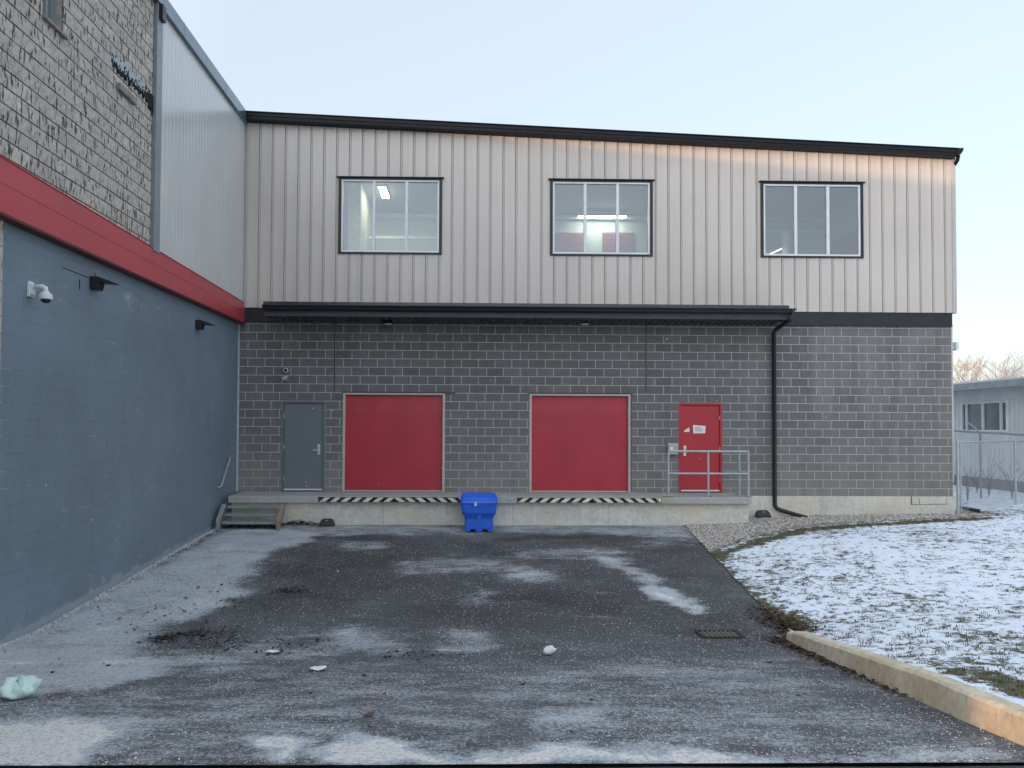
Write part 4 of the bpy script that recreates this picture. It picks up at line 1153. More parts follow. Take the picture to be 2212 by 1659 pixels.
# bare strip by the building, along the turf edge of the gravel, and behind the kerb
gl = np.interp(XX, [4.2, 5.9, 7.3, 10.2, 12], [14.0, 15.4, 16.3, 16.95, 17.5])+0.30*(fbm(XX*1.5, YY*1.5, 3, 80)-0.5)
gravel = np.clip((YY-gl)/0.25, 0, 1)*np.clip((12.6-XX)/0.8, 0, 1)*(YY < 18.8)
tl = np.clip(1-np.abs(YY-(gl-0.28))/0.35, 0, 1)*np.clip((12.3-XX)/1.0, 0, 1)
snow = snow - 0.50*tl - 1.0*gravel
kb = np.clip(1-np.abs(XX-4.35-0.10*(6-YY))/0.30, 0, 1)*np.clip((7.0-YY)/1.2, 0, 1)
snow = snow - 0.75*kb - 0.22*np.clip(1-(XX-edge_x(YY))/0.30, 0, 1)*np.clip((YY-9)/0.5, 0, 1)
kb2 = np.clip(1-np.hypot((XX-4.15)/0.35, (YY-10.1)/1.0), 0, 1)
snow = snow - 0.55*kb2
ZZ = ZZ + 0.022*np.clip(snow-0.35, 0, 0.6) + 0.02*(med-0.5)
ZZ = np.where((YY > 17.95) & (XX < 11.55), ZZ-0.25, ZZ)
o = np_mesh('lawn', np.stack([XX, YY, ZZ], -1).reshape(-1, 3), grid_faces(gx, gy), m_lawn, [('snow', 'POINT', snow.ravel()), ('gravel', 'POINT', gravel.ravel())], smooth=True); tag(o, kind='structure')
lawn_key = (XX, YY, ZZ, snow, gravel)

# land round about
mb = MB(); zg = 0.17
for x0, x1, y0, y1 in ((17.4, 700, -42, 20.3), (-700, 700, 20.3, 900), (-700, -5.6, 4.6, 20.3), (-700, -59, -42, 4.6), (59, 700, -300, -42), (-700, 59, -300, -42)):
    mb.face([(x0, y0, zg), (x1, y0, zg), (x1, y1, zg), (x0, y1, zg)])
me = mb.build('ground', m_lawn); tag(me, kind='structure')
for nm, val in (('snow', 0.62), ('gravel', 0.0)):
    a_ = me.data.attributes.new(nm, 'FLOAT', 'POINT'); a_.data.foreach_set('value', [val]*len(me.data.vertices))

# ------------------------------------------------------------------ scattered stuff (numpy)
def lawn_sample(x, y):
    j = np.clip(((y-1.0)/19.4*(gy-1)).astype(int), 0, gy-1)
    e = edge_x(y); t = np.clip((x-e)/(17.5-e), 0, 1)**(1/1.25)
    i = np.clip((t*(gx-1)).astype(int), 0, gx-1)
    return ZZ[i, j], snow[i, j], gravel[i, j]

def chips(name, P, S, mat, tint, flat=0.6, rng=RNG):
    """small irregular octahedral lumps"""
    n = len(P)
    base = np.array([(1, 0, 0), (0, 1, 0), (-1, 0, 0), (0, -1, 0), (0, 0, 1), (0, 0, -1)], float)
    V = np.repeat(base[None], n, 0)*rng.uniform(0.55, 1.25, (n, 6, 1)) + rng.uniform(-0.22, 0.22, (n, 6, 3))
    V[:, :, 2] *= flat
    a = rng.uniform(0, 6.28, n); c, s = np.cos(a), np.sin(a)
    x = V[:, :, 0]*c[:, None]-V[:, :, 1]*s[:, None]; y = V[:, :, 0]*s[:, None]+V[:, :, 1]*c[:, None]
    V[:, :, 0], V[:, :, 1] = x, y
    V = V*S[:, None, None] + P[:, None, :]
    F = np.array([(0, 1, 4), (1, 2, 4), (2, 3, 4), (3, 0, 4), (1, 0, 5), (2, 1, 5), (3, 2, 5), (0, 3, 5)])
    faces = (F[None]+6*np.arange(n)[:, None, None]).reshape(-1, 3)
    return np_mesh(name, V.reshape(-1, 3), faces, mat, [('tint', 'FACE', np.repeat(tint, 8))])

# salt grit
n = 17000
gxp = RNG.uniform(-5.35, 3.78, n); gyp = 4.96+RNG.random(n)**1.6*10.5
keep = (fbm(gxp*1.1, gyp*1.1, 3, 90) > 0.40) | (RNG.random(n) < 0.25)
gxp, gyp = gxp[keep], gyp[keep]
P = np.stack([gxp, gyp, pz(gyp)+0.003], 1)
o = chips('salt_grit', P, RNG.uniform(0.003, 0.0095, len(P)), m_grit, RNG.random(len(P)))
tag(o, 'loose white salt crumbs scattered over the asphalt', 'salt', kind='stuff')

# gravel
n = 30000
gxp = RNG.uniform(4.3, 12.4, n); gyp = RNG.uniform(13.8, 18.02, n)
e_ = edge_x(gyp)
z_, s_, g_ = lawn_sample(gxp, gyp)
keep = ((g_ > RNG.uniform(0.1, 0.8, n)) | ((gxp < e_+0.5) & (gyp > 15.0) & (RNG.random(n) < 0.5))) & (gxp > e_-0.02) & ~((gxp < 6.25) & (gyp > 16.88)) & ~((gyp > 17.97) & (gxp < 11.5))
gxp, gyp, z_ = gxp[keep], gyp[keep], z_[keep]
P = np.stack([gxp, gyp, z_+0.004], 1)
o = chips('gravel', P, RNG.uniform(0.010, 0.026, len(P)), m_stone, RNG.random(len(P)), 0.7)
tag(o, 'strip of pale pebbles along the foot of the block wall', 'gravel', kind='stuff')

# grass blades
def blades(name, cx, cy, cz, per, length, mat, tint0, spread, lean):
    n = len(cx)*per
    bx = np.repeat(cx, per)+RNG.normal(0, 1, n)*np.repeat(spread, per); by = np.repeat(cy, per)+RNG.normal(0, 1, n)*np.repeat(spread, per)*0.8
    bz = np.repeat(cz, per)
    L = RNG.uniform(0.6, 1.3, n)*np.repeat(length, per); a = RNG.uniform(0, 6.28, n); ln = RNG.uniform(0.3, lean, n)
    dx, dy = np.cos(a), np.sin(a); w = RNG.uniform(0.0025, 0.005, n)
    sx, sy = -dy*w, dx*w
    mx, my, mz = bx+dx*L*ln*0.45, by+dy*L*ln*0.45, bz+L*(1-0.45*ln)*0.62
    tx, ty, tz = bx+dx*L*ln, by+dy*L*ln, bz+L*(1.05-0.95*np.minimum(ln, 1.0))*0.8+0.004
    V = np.stack([np.stack([bx-sx, by-sy, bz-0.01], 1), np.stack([bx+sx, by+sy, bz-0.01], 1), np.stack([mx+sx*0.8, my+sy*0.8, mz], 1), np.stack([mx-sx*0.8, my-sy*0.8, mz], 1), np.stack([tx, ty, tz], 1)], 1)
    k = 5*np.arange(n)
    F = np.concatenate([np.stack([k, k+1, k+2], 1), np.stack([k, k+2, k+3], 1), np.stack([k+3, k+2, k+4], 1)])
    tn = np.clip(np.repeat(tint0, per)+RNG.normal(0, 0.16, n), 0, 1)
    return np_mesh(name, V.reshape(-1, 3), F, mat, [('tint', 'FACE', np.concatenate([tn, tn, tn]))])
n = 26000
cxp = 3.9+RNG.random(n)**1.2*12.5; cyp = RNG.uniform(3.0, 18.2, n)
z_, s_, g_ = lawn_sample(cxp, cyp)
pr_ = np.clip(0.16+(0.62-s_)*1.5, 0.05, 1.0)*(1-0.9*np.clip(g_, 0, 1))
keep = (RNG.random(n) < pr_) & (cxp > edge_x(cyp)+0.03) & ~((cxp < 6.25) & (cyp > 16.8)) & ~((cyp > 17.95) & (cxp < 11.6))
cxp, cyp, z_, s_ = cxp[keep], cyp[keep], z_[keep], s_[keep]
green = np.where(s_ < 0.15, 0.30, 0.45)+0.35*(fbm(cxp*0.8, cyp*0.8, 3, 95)-0.5)*2*0.6
o = blades('grass', cxp, cyp, z_, 7, np.full(len(cxp), 0.042), m_grass, green, np.full(len(cxp), 0.022), 1.15)
tag(o, 'tufts of winter grass poking through the thin snow', 'grass', kind='stuff')

# dead leaves
def leaves(name, pts, zf, size, label, rng=RNG):
    n = len(pts); pts = np.asarray(pts)
    a = rng.uniform(0, 6.28, n); S = rng.uniform(0.6, 1.3, n)*size
    base = np.array([(-1, 0, 0.1), (-0.2, -0.5, 0.3), (1, 0, 0.35), (-0.1, 0.55, 0.0)], float)
    V = np.repeat(base[None], n, 0) + rng.uniform(-0.25, 0.25, (n, 4, 3))
    c, s = np.cos(a), np.sin(a)
    x = V[:, :, 0]*c[:, None]-V[:, :, 1]*s[:, None]; y = V[:, :, 0]*s[:, None]+V[:, :, 1]*c[:, None]
    V = np.stack([x, y, np.abs(V[:, :, 2])*rng.uniform(0.4, 1.4, (n, 1))], -1)*S[:, None, None]
    zz = zf(pts[:, 0], pts[:, 1])+rng.uniform(0.002, 0.02, n)
    V += np.stack([pts[:, 0], pts[:, 1], zz], 1)[:, None, :]
    F = (np.array([(0, 1, 2), (0, 2, 3)])[None]+4*np.arange(n)[:, None, None]).reshape(-1, 3)
    o = np_mesh(name, V.reshape(-1, 3), F, m_leaf, [('tint', 'FACE', np.repeat(rng.random(n), 2))])
    tag(o, label, 'leaves', kind='stuff'); return o
pts = []
for k in range(420):
    y = 9.35-abs(random.gauss(0, 1))*1.1; pts.append((3.79-abs(random.gauss(0, 0.06)), max(5.6, y)))
for k in range(520): pts.append((random.gauss(4.05, 0.13), random.gauss(9.9, 0.5)))
for k in range(120): pts.append((3.75+random.gauss(0, 0.10), random.gauss(9.25, 0.15)))
def zmix(x, y):
    return np.where(x < edge_x(y)-0.0, pz(y)+0.004, lawn_sample(x, y)[0]+0.004)
leaves('leaf_litter', pts, zmix, 0.032, 'dark dead leaves drifted along the start of the kerb')
pts = [(random.uniform(-5.2, -3.0) if random.random() < 0.3 else random.gauss(-3.72, 0.26), 16.94-abs(random.gauss(0, 0.07))) for k in range(230)]
pts += [(random.uniform(-5.2, -4.05), random.uniform(16.4, 16.9)) for k in range(200)]
leaves('leaf_litter', pts, lambda x, y: pz(y)+0.004+0.10*np.exp(-((x+3.72)/0.26)**2)*RNG.random(len(x)), 0.04, 'brown dead leaves blown under the steel stairs and along the dock wall')
pts = []
for (cx_, cy_, rx_, ry_, n_) in ((400, 1372, 60, 12, 70), (480, 1392, 110, 24, 90), (630, 1279, 40, 4, 50), (350, 1380, 25, 6, 40), (610, 1405, 70, 14, 30), (900, 1415, 90, 10, 30), (300, 1340, 160, 55, 60), (470, 1300, 100, 50, 40)):
    for k in range(n_):
        g = on_ground(cx_+random.gauss(0, rx_*0.55), cy_+random.gauss(0, ry_*0.55)); pts.append((g.x, g.y))
for k in range(90):
    pts.append((random.uniform(-5.3, 3.6), random.uniform(5.5, 16.5)))
o = leaves('dirt_crumbs', pts, lambda x, y: pz(y)-0.006, 0.030, 'black crumbs of wet dirt on the salty asphalt')
o.data.materials.clear(); o.data.materials.append(m_debris); o['category'] = 'dirt'
# crust of salt and rubble along the foot of the blue wall
n = 2600
yy = RNG.uniform(8.2, 16.7, n); xx = LXl+0.01+np.abs(RNG.normal(0, 0.07, n))*(0.4+1.2*fbm(yy*1.3, yy*0, 3, 33))
P = np.stack([xx, yy, pz(yy)+0.004], 1)
o = chips('rubble', P, RNG.uniform(0.005, 0.02, n), m_grit, RNG.random(n)*0.6, 0.7); tag(o, 'crust of broken salt and rubble along the foot of the blue grey wall', 'rubble', kind='stuff')

# ================================================================== SMALL THINGS
# blue grit bin
bx, by, bz0 = 0.19, 16.35, float(pz(16.35))
gb = thing('grit_bin', 'blue plastic grit bin standing on the asphalt in front of the dock', 'bin', (bx, by, bz0))
def RR(z, hx, hy, r=0.05, cy=0.0): return rrect(bx, by+cy, bz0+z, hx, hy, r)
t = MB(); t.loft([RR(0.045, 0.285, 0.26), RR(0.06, 0.292, 0.267), RR(0.262, 0.298, 0.272), RR(0.285, 0.300, 0.276), RR(0.375, 0.345, 0.325), RR(0.385, 0.352, 0.335), RR(0.41, 0.356, 0.34), RR(0.56, 0.372, 0.352), RR(0.585, 0.375, 0.356)])
body = t.build('body', m_bin, gb, smooth=False, bevel=0.008)
for xx_ in (-0.235, 0.0, 0.235):
    t = MB(); hw = 0.055 if xx_ else 0.075
    t.box(bx+xx_-hw, bx+xx_+hw, by-0.265, by+0.262, bz0+0.0, bz0+0.046); t.build('foot', m_bin, gb, bevel=0.006)
t = MB(); t.loft([rrect(bx, by, bz0+0.588, 0.384, 0.368, 0.07, 6), rrect(bx, by, bz0+0.61, 0.388, 0.37, 0.07, 6), rrect(bx, by+0.01, bz0+0.65, 0.388, 0.36, 0.08, 6), rrect(bx, by+0.06, bz0+0.715, 0.384, 0.305, 0.09, 6), rrect(bx, by+0.085, bz0+0.75, 0.370, 0.27, 0.10, 6), rrect(bx, by+0.095, bz0+0.772, 0.335, 0.23, 0.09, 6)])
t.obox((bx, by-0.285, bz0+0.69), (0.30, 0, 0), (0, 0.01, 0.012), (0, -0.004, 0.004))
lid = t.build('lid', m_bin, gb, bevel=0.006)
t = MB(); t.obox((bx, by-0.28, bz0+0.335), (0.034, 0, 0), (0, 0.03, 0.02), (0, 0.0, 0.045)); t.build('drain_catch', m_bin, body, bevel=0.006)
t = MB(); t.obox((bx+0.01, by-0.374, bz0+0.585), (0.05, 0, 0), (0, 0.012, 0), (0, 0, 0.03)); t.build('latch', m_bin, lid, bevel=0.005)
t = MB(); t.box(bx-0.095, bx-0.052, by-0.384, by-0.377, bz0+0.545, bz0+0.622); t.build('white_tag', m_white, lid, bevel=0.003)

# bait stations
def bait(px_, yb, zb, label, w):
    c = at_y(px_, 1100, yb)
    o = thing('bait_station', label, 'bait box', (c.x, yb, zb), 'black bait boxes at the foot of the walls')
    t = MB(); t.loft([rrect(c.x, yb, zb, w, 0.085, 0.03), rrect(c.x, yb, zb+0.03, w, 0.085, 0.03), rrect(c.x, yb+0.005, zb+0.05, w*0.93, 0.08, 0.03)]); t.build('base', m_rubber, o)
    t = MB(); t.loft([rrect(c.x, yb+0.005, zb+0.0505, w*0.94, 0.08, 0.03), rrect(c.x, yb+0.012, zb+0.10, w*0.86, 0.07, 0.03), rrect(c.x, yb+0.02, zb+0.145, w*0.68, 0.05, 0.03), rrect(c.x, yb+0.02, zb+0.155, w*0.5, 0.035, 0.02)]); t.build('lid', m_rubber, o, smooth=False)
    t = MB(); t.box(c.x-0.025, c.x+0.025, yb-0.062, yb-0.05, zb+0.118, zb+0.132); t.build('sticker', m_galv, o)
bait(707, 16.78, float(pz(16.78)), 'black plastic bait box on the asphalt beside the leaves by the stairs', 0.165)
bait(1648, 17.80, float(lawn_z(6.8, 17.8))+0.01, 'black plastic bait box on the pebbles near the downspout', 0.175)

# drain grate
g = on_ground(1554, 1372); gxx, gyy = g.x, g.y
sl = float(pz(gyy+0.2)-pz(gyy-0.2))/0.4
o = thing('drain_grate', 'rectangular iron drain grate set in the asphalt', 'drain', (gxx, gyy, float(pz(gyy))))
zz = lambda y: float(pz(gyy))+0.0+sl*(y-gyy)
hw, hd = 0.265, 0.175
t = MB()
for x0, x1, y0, y1 in ((-hw, hw, -hd, -hd+0.035), (-hw, hw, hd-0.035, hd), (-hw, -hw+0.035, -hd+0.035, hd-0.035), (hw-0.035, hw, -hd+0.035, hd-0.035)):
    t.box(gxx+x0, gxx+x1, gyy+y0, gyy+y1, zz(gyy)-0.03, zz(gyy)+0.022)
t.build('frame', m_iron, o, bevel=0.003)
t = MB()
for k in range(1, 8):
    x = -hw+0.035+(2*hw-0.07)*k/8; t.box(gxx+x-0.011, gxx+x+0.011, gyy-hd+0.035, gyy+hd-0.035, zz(gyy)-0.02, zz(gyy)+0.020)
for k in range(1, 4):
    y = -hd+0.035+(2*hd-0.07)*k/4; t.box(gxx-hw+0.035, gxx+hw-0.035, gyy+y-0.011, gyy+y+0.011, zz(gyy)-0.018, zz(gyy)+0.0185)
t.build('bars', M('worn_iron_bars', (0.16, 0.145, 0.13), 0.6, 0.2, 0.3, 20), o)
t = MB(); t.box(gxx-hw+0.02, gxx+hw-0.02, gyy-hd+0.02, gyy+hd-0.02, zz(gyy)-0.01, zz(gyy)+0.0125); t.build('pit', m_hole, o)

# plastic bag
c = on_ground(36, 1512)
t = MB(); rs = random.Random(12); rings = []
nseg, nr = 28, 12
for i in range(nr+1):
    ph = math.pi*i/nr; row = []
    for j in range(nseg):
        th = 2*math.pi*j/nseg
        d = 1+0.13*math.sin(5*th+3*ph)+0.10*math.sin(9*th-5*ph)+rs.uniform(-0.05, 0.05)
        x = 0.155*d*math.sin(ph)*math.cos(th)-0.02; y = 0.13*d*math.sin(ph)*math.sin(th)
        z = 0.074*d*(1-math.cos(ph))*(1.0+0.18*math.sin(2*th+1))
        if x < -0.09: z *= max(0.25, 1-(-0.09-x)*6)
        row.append((c.x+x, c.y+y+0.05, c.z+max(0.002, z)))
    rings.append(row)
t.loft(rings); o = t.build('plastic_bag', m_bag, smooth=True); tag(o, 'crumpled pale green plastic bag lying on the salty asphalt at the left', 'plastic bag')
# white crumpled cup
c = on_ground(1188, 1417)
t = MB(); rings = []
for i in range(7):
    ph = math.pi*i/6; row = []
    for j in range(14):
        th = 2*math.pi*j/14; d = 1+0.10*math.sin(3*th+ph*2)+rs.uniform(-0.06, 0.06)
        lx = 0.072*d*math.sin(ph)*math.cos(th); ly = 0.05*d*math.sin(ph)*math.sin(th)
        row.append((c.x+lx, c.y+ly+0.04, c.z+0.045*(1-math.cos(ph))*d+0.35*lx*math.sin(ph)*0.6+0.006))
    rings.append(row)
t.loft(rings); o = t.build('crumpled_paper', m_paper, smooth=False); tag(o, 'white crumpled paper ball lying in the middle of the asphalt', 'litter')
# stick and flat scraps
a = on_ground(945, 1407); b = on_ground(993, 1408)
t = MB(); t.tube([a+Vector((0, 0, 0.008)), (a+b)/2+Vector((0, 0.01, 0.012)), b+Vector((0, 0, 0.008))], 0.010, 7); o = t.build('stick', M('pale_stick', (0.50, 0.48, 0.45), 0.8)); tag(o, 'pale thin stick lying on the asphalt left of the paper ball', 'stick')
def scrap(px_, py_, w, d, label):
    g = on_ground(px_, py_); n = 9
    t = MB(); top = []; bot = []
    for k in range(n):
        a = 2*math.pi*k/n; r = random.uniform(0.75, 1.15)
        x, y = g.x+w*r*math.cos(a), g.y+d*r*math.sin(a); z = float(pz(y))+0.012+random.uniform(0, 0.022)
        top.append((x, y, z+0.002)); bot.append((x, y, z))
    t.loft([bot, top, [(g.x+(p[0]-g.x)*0.4, g.y+(p[1]-g.y)*0.4, p[2]+0.010) for p in top]]); o = t.build('paper_scrap', m_paper); tag(o, label, 'litter', 'paper scraps on the asphalt')
scrap(686, 1448, 0.09, 0.08, 'flat white paper scrap left of the pale stick')
scrap(590, 1412, 0.085, 0.07, 'thin white paper scrap beside the dark leaves on the asphalt')
g = on_ground(797, 1548)
t = MB(); t.v = [(g.x-0.05, g.y, g.z+0.01), (g.x-0.01, g.y-0.04, g.z+0.015), (g.x+0.05, g.y-0.01, g.z+0.02), (g.x+0.02, g.y+0.05, g.z+0.025), (g.x-0.02, g.y+0.04, g.z+0.01), (g.x, g.y, g.z+0.03)]
t.f = [(0, 1, 5), (1, 2, 5), (2, 3, 5), (3, 4, 5), (4, 0, 5), (4, 3, 2, 1, 0)]; t.m = [0]*6; t.t = [0.9]*6
o = t.build('fallen_leaf', m_leaf); tag(o, 'single brown leaf on the asphalt in the foreground', 'leaf')

# ================================================================== RIGHT SIDE: FENCE, SHED, TREES
zgf = lambda x, y: float(lawn_z(min(x, 17), min(y, 20.3))) if (y < 20.3 and x < 17.4) else 0.17
PA = Vector((11.52, 17.98, 0)); PB = Vector((14.35, 20.0, 0)); PC = PB+(PB-PA)*1.4
fn = thing('chain_link_fence', 'grey chain link fence running back from the right corner of the building', 'fence', (PA.x, PA.y, 0.15))
HT = 1.72
for P_, r in ((PA, 0.036), (PB, 0.03), (PC, 0.03)):
    t = MB(); t.tube([(P_.x, P_.y, 0.0), (P_.x, P_.y, 0.15+HT+0.0)], r, 10); po = t.build('post', m_galv, fn)
    t = MB(); t.loft([[(P_.x+rr_*math.cos(k*math.pi/5), P_.y+rr_*math.sin(k*math.pi/5), z) for k in range(10)] for rr_, z in ((r*1.15, 0.15+HT), (r*1.1, 0.15+HT+0.03), (r*0.4, 0.15+HT+0.055))]); t.build('cap', m_galv, po)
d_ = (PC-PA).normalized()
P1 = PA+d_*0.16
t = MB(); t.tube([(P1.x, P1.y, 0.2), (P1.x, P1.y, 0.15+HT-0.05)], 0.016, 8)
for z in (0.55, 1.2, 1.68): t.tube([(PA.x, PA.y, z), (P1.x, P1.y, z)], 0.014, 6)
t.build('stretcher_bar', m_galv, fn)
t = MB(); t.tube([(PA.x, PA.y, 0.15+HT-0.02), (PC.x, PC.y, 0.17+HT-0.02)], 0.022, 8); t.build('top_rail', m_galv, fn)
t = MB(); Lf = (PC-PA).length; s_ = 0.085
k = -HT
while k < Lf:
    for sg in (1, -1):
        a0, a1 = max(0.0, k), min(Lf, k+HT)
        if a1 > a0:
            za, zb = (a0-k, a1-k) if sg > 0 else (HT-(a0-k), HT-(a1-k))
            t.tube([PA+d_*a0+Vector((0, 0, 0.16+za*0.98)), PA+d_*a1+Vector((0, 0, 0.16+zb*0.98))], 0.0022, 3, caps=False)
    k += s_
t.build('wire_mesh', m_galv, fn)
# second fence behind, with barbed wire arm
f2 = thing('pipe_fence', 'second dark pipe fence with a slanting arm behind the chain link fence', 'fence', (13.0, 21.5, 0.17))
a = at_y(2040, 929, 21.5); b = at_y(2330, 947, 23.5)
t = MB(); t.tube([a, b], 0.028, 8); t.build('top_rail', m_trim, f2)
for f in (0.25, 0.98):
    m_ = a+(b-a)*f
    t = MB(); t.tube([(m_.x, m_.y, 0.1), (m_.x, m_.y, m_.z)], 0.026, 8); t.build('post', m_trim, f2)
m_ = a+(b-a)*0.25; e = at_y(2093, 914, m_.y)
t = MB(); t.tube([m_, e], 0.02, 6); t.build('arm', m_galv, f2)
# black drain pipe on the snow
a = at_y(2068, 1081, 18.55); b = at_y(2117, 1093, 18.2)
t = MB()
npt = 26
pts = [a+(b-a)*(k/npt) for k in range(npt+1)]
pts = [Vector((p.x, p.y, float(lawn_z(p.x, p.y))+0.045+0.06*(1-k/npt))) for k, p in enumerate(pts)]
t.tube(pts, [0.045 if k % 2 else 0.038 for k in range(npt+1)], 10); o = t.build('drain_pipe', m_rubber); tag(o, 'black ribbed drain pipe lying on the snow behind the fence post', 'pipe')

# shed
sh = thing('metal_shed', 'low pale blue metal shed with a long window beyond the fence', 'shed', (18, 27, 0.1))
SX = 17.5
m_shed = M('pale_blue_sheet_metal', (0.70, 0.71, 0.72), 0.5, 0, 0.08, 2, streak=0.25)
m_shedb = M('grey_block_base', (0.24, 0.24, 0.25), 0.9, 0, 0.2, 6, 0.3)
y0, y1 = 15.0, 30.5
wy0, wy1, wz0, wz1 = 24.75, 27.0, 2.15, 3.05
t = MB()
def ribs(ya, yb, za, zb):
    y = ya
    while y < yb-1e-3:
        ye = min(y+0.2, yb); ym = min(y+0.17, yb)
        t.face([(SX, ye, za), (SX, ym, za), (SX, ym, zb), (SX, ye, zb)]) if ye > ym else None
        t.face([(SX-0.005, ym, za), (SX-0.005, y, za), (SX-0.005, y, zb), (SX-0.005, ym, zb)])
        t.face([(SX, ym, za), (SX-0.005, ym, za), (SX-0.005, ym, zb), (SX, ym, zb)])
        y = ye
ribs(y0, wy0, 0.52, 3.55); ribs(wy1, y1, 0.52, 3.55); ribs(wy0, wy1, 0.52, wz0); ribs(wy0, wy1, wz1, 3.55)
t.box(SX+0.05, SX+8, y0, y1, 0.1, 3.5); t.build('wall', m_shed, sh)
t = MB(); t.box(SX-0.03, SX+0.06, y0, y1, -0.1, 0.52); t.build('block_base', m_shedb, sh)
t = MB(); t.prism([(SX-0.55, 3.52), (SX-0.55, 3.74), (SX-0.3, 3.82), (SX+9, 4.3), (SX+9, 4.15), (SX-0.2, 3.50)], 'y', y0-0.3, y1+0.3); t.build('roof', M('weathered_roof_edge', (0.34, 0.37, 0.40), 0.6, 0, 0.2, 4), sh)
t = MB(); t.box(SX-0.04, SX+0.03, wy0-0.06, wy0, wz0-0.06, wz1+0.06); t.box(SX-0.04, SX+0.03, wy1, wy1+0.06, wz0-0.06, wz1+0.06)
t.box(SX-0.04, SX+0.03, wy0, wy1, wz0-0.06, wz0); t.box(SX-0.04, SX+0.03, wy0, wy1, wz1, wz1+0.06)
for f in (0.12, 0.52, 0.9): 
    yy_ = wy0+(wy1-wy0)*f; t.box(SX-0.035, SX+0.03, yy_-0.03, yy_+0.03, wz0, wz1)
w = t.build('window', m_alu, sh)
t = MB(); t.box(SX+0.03, SX+0.04, wy0, wy1, wz0, wz1); t.build('pane', M('dark_old_glass', (0.13, 0.16, 0.19), 0.15, 0, 0.2, 2), w)

# trees
def tree(x, y, h, seed, label, mat, spread=0.5, group='bare trees beyond the shed', twig=5):
    rs = random.Random(seed)
    o = thing('bare_tree', label, 'tree', (x, y, 0.1), group)
    tr = MB(); cr = MB()
    def grow(p, d, L, r, lev):
        n = 3; pts = [p]; rs_ = [r]
        q = p.copy(); dd = d.copy()
        for k in range(n):
            dd = (dd+Vector((rs.uniform(-1, 1), rs.uniform(-1, 1), rs.uniform(-0.3, 0.7)))*0.16).normalized()
            q = q+dd*(L/n); pts.append(q.copy()); rs_.append(max(0.004, r*(1-0.42*(k+1)/n)))
        (tr if lev < 1 else cr).tube(pts, rs_, 6 if lev < 2 else 3, caps=False)
        if lev >= twig: return
        nb = rs.randint(3, 4) if lev else 6
        for k in range(nb):
            f = rs.uniform(0.35, 1.0) if lev else 0.35+0.65*k/(nb-1)
            i = min(n-1, int(f*n)); s0 = pts[i]+(pts[i+1]-pts[i])*(f*n-i if i < n else 0)
            a = rs.uniform(0, 6.28); tilt = rs.uniform(0.45, 0.95)*(spread/0.5)
            side = Vector((math.cos(a), math.sin(a), 0))
            nd = (dd*math.cos(tilt)+side*math.sin(tilt)+Vector((0, 0, 0.15))).normalized()
            grow(s0, nd, L*rs.uniform(0.52, 0.75), r*0.5, lev+1)
    grow(Vector((x, y, 0.0)), Vector((0, 0, 1)), h*0.45, h*0.014, 0)
    tr.build('trunk', mat, o); cr.build('crown', mat, o)
m_bark = M('grey_brown_bark', (0.38, 0.33, 0.33), 0.9, 0, 0.2, 3)
m_obark = M('orange_willow_twigs', (0.46, 0.28, 0.20), 0.85, 0, 0.2, 3)
def tx(px_, Y): return at_y(px_, 900, Y).x
tree(tx(2085, 62), 62, 9.4, 1, 'orange brown bushy bare tree nearest the building corner', m_obark, 0.75, twig=6)
tree(tx(2110, 70), 70, 10.4, 2, 'thin bare tree rising just right of the orange tree', m_bark)
tree(tx(2150, 66), 66, 10.9, 3, 'tallest thin bare tree above the middle of the shed roof', m_bark)
tree(tx(2185, 64), 64, 9.9, 4, 'bare tree above the shed roof left of the edge tree', m_bark)
tree(tx(2225, 60), 60, 9.9, 5, 'bare tree at the right edge above the shed', m_bark)
# weeds
def weed(px_, Y, h, seed, label):
    rs = random.Random(seed); x = at_y(px_, 1000, Y).x; z = zgf(x, Y)
    t = MB(); 
    for k in range(14):
        a = rs.uniform(0, 6.28); L = h*rs.uniform(0.5, 1.05); lean = rs.uniform(0.1, 0.6)
        pts = [Vector((x, Y, z-0.02))+Vector((math.cos(a)*lean*L*f*f, math.sin(a)*lean*L*f*f, L*f*(1-0.25*f*lean))) for f in (0, 0.3, 0.6, 0.85, 1.0)]
        t.tube(pts, [0.004, 0.0035, 0.003, 0.007, 0.002], 4, caps=False)
        for m in range(4):
            f = rs.uniform(0.35, 0.95); p = pts[min(3, int(f*4))]; b = rs.uniform(0, 6.28)
            t.tube([p, p+Vector((math.cos(b)*0.1, math.sin(b)*0.1, 0.06))], [0.002, 0.0012], 3, caps=False)
    o = t.build('dry_weed', m_weed); tag(o, label, 'weed', 'dry weeds by the fence')
m_weed = M('dry_weed_stem', (0.13, 0.105, 0.08), 0.9, 0, 0.3, 5)
weed(2090, 21.0, 1.15, 1, 'dense dry weed behind the fence near the gate post')
weed(2135, 22.5, 1.3, 2, 'tall dry weed with a curved stalk behind the middle of the fence')
weed(2185, 21.5, 1.2, 3, 'dry weed beside the right fence post')
weed(2110, 24.0, 0.8, 4, 'low dry weed against the shed base')

# falling snow
fl = []; sz_ = []
for k in range(85):
    Yq = random.uniform(6.5, 17.0); px_ = random.uniform(560, 2050); py_ = random.uniform(300, 1300)
    p = at_y(px_, py_, Yq)
    if p.z > float(pz(Yq))+0.3: fl.append(tuple(p)); sz_.append(0.0035+0.0055*random.random())
o = chips('falling_snow', np.array(fl), np.array(sz_), M('snow_flake', (0.85, 0.87, 0.9), 0.8), np.full(len(fl), 0.5), 0.9)
tag(o, 'a few white snowflakes drifting in front of the building', 'snowflakes', kind='stuff')

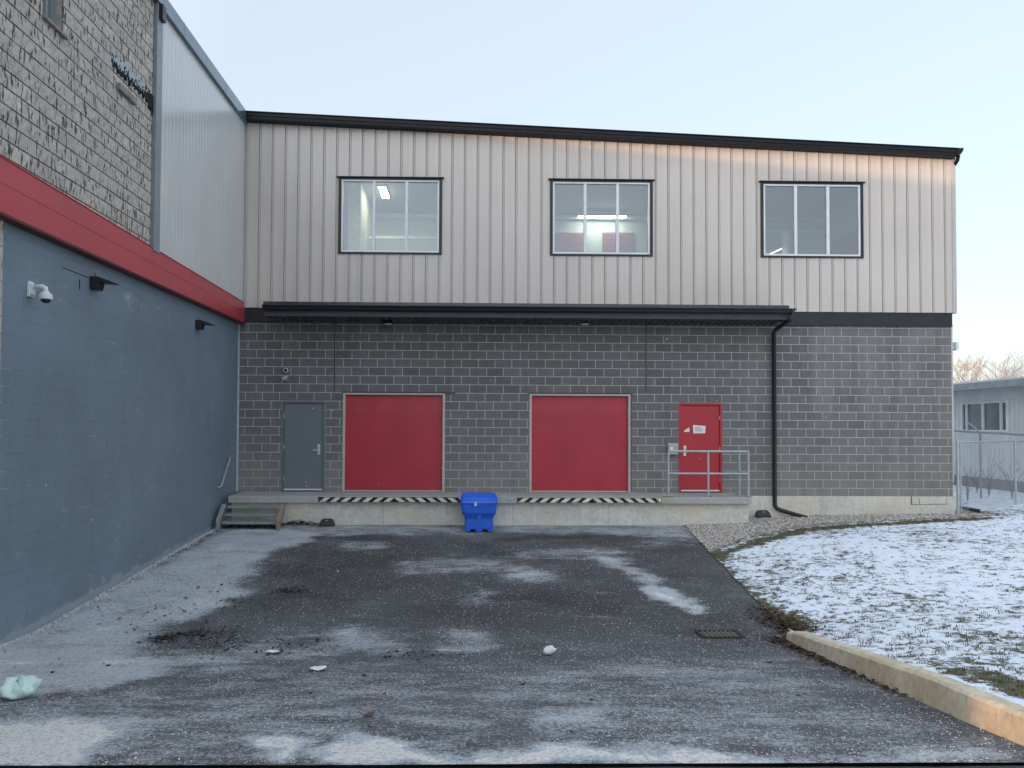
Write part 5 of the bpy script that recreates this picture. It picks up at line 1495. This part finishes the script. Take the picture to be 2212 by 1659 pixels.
# ================================================================== LIGHT
S = Vector((0.80, 0.60, -0.070)).normalized()       # direction the sunlight travels
elev = math.asin(-S.z)
wd = bpy.data.worlds.new('World'); sc.world = wd; wd.use_nodes = True
nt = wd.node_tree; nt.nodes.clear()
wo = nt.nodes.new('ShaderNodeOutputWorld'); bg = nt.nodes.new('ShaderNodeBackground'); sk = nt.nodes.new('ShaderNodeTexSky')
sk.sky_type = 'NISHITA'; sk.sun_disc = False
sk.sun_elevation = elev
sk.sun_rotation = math.atan2(-S.x, -S.y)
sk.altitude = 100; sk.air_density = 0.9; sk.dust_density = 1.5; sk.ozone_density = 1.5
# thin pale veil over the clear sky, glow added sunward to light the facade
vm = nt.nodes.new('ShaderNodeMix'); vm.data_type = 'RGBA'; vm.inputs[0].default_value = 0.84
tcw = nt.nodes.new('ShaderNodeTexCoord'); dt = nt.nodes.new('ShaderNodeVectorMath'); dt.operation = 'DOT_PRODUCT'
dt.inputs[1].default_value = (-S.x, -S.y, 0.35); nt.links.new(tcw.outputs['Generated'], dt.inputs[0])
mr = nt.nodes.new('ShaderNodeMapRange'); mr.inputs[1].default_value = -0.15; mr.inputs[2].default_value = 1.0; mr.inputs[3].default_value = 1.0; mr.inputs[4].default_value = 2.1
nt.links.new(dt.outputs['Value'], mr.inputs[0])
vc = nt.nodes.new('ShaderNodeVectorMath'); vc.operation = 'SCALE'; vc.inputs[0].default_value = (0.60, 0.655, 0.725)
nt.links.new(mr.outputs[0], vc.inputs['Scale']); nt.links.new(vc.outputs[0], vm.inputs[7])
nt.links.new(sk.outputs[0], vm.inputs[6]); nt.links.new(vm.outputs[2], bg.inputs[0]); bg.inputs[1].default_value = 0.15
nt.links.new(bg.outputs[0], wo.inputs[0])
ld = bpy.data.lights.new('sun', 'SUN'); ld.energy = 0.30; ld.angle = rad(1.0); ld.color = (1.0, 0.62, 0.36)
sun = bpy.data.objects.new('sun', ld); COL.objects.link(sun)
sun.rotation_euler = S.to_track_quat('-Z', 'Y').to_euler()
sc.view_settings.view_transform = 'Standard'; sc.view_settings.look = 'None'; sc.view_settings.gamma = 1.0
sc.view_settings.exposure = 3.0
sc.cycles.max_bounces = 8
sc.cycles.transparent_max_bounces = 12
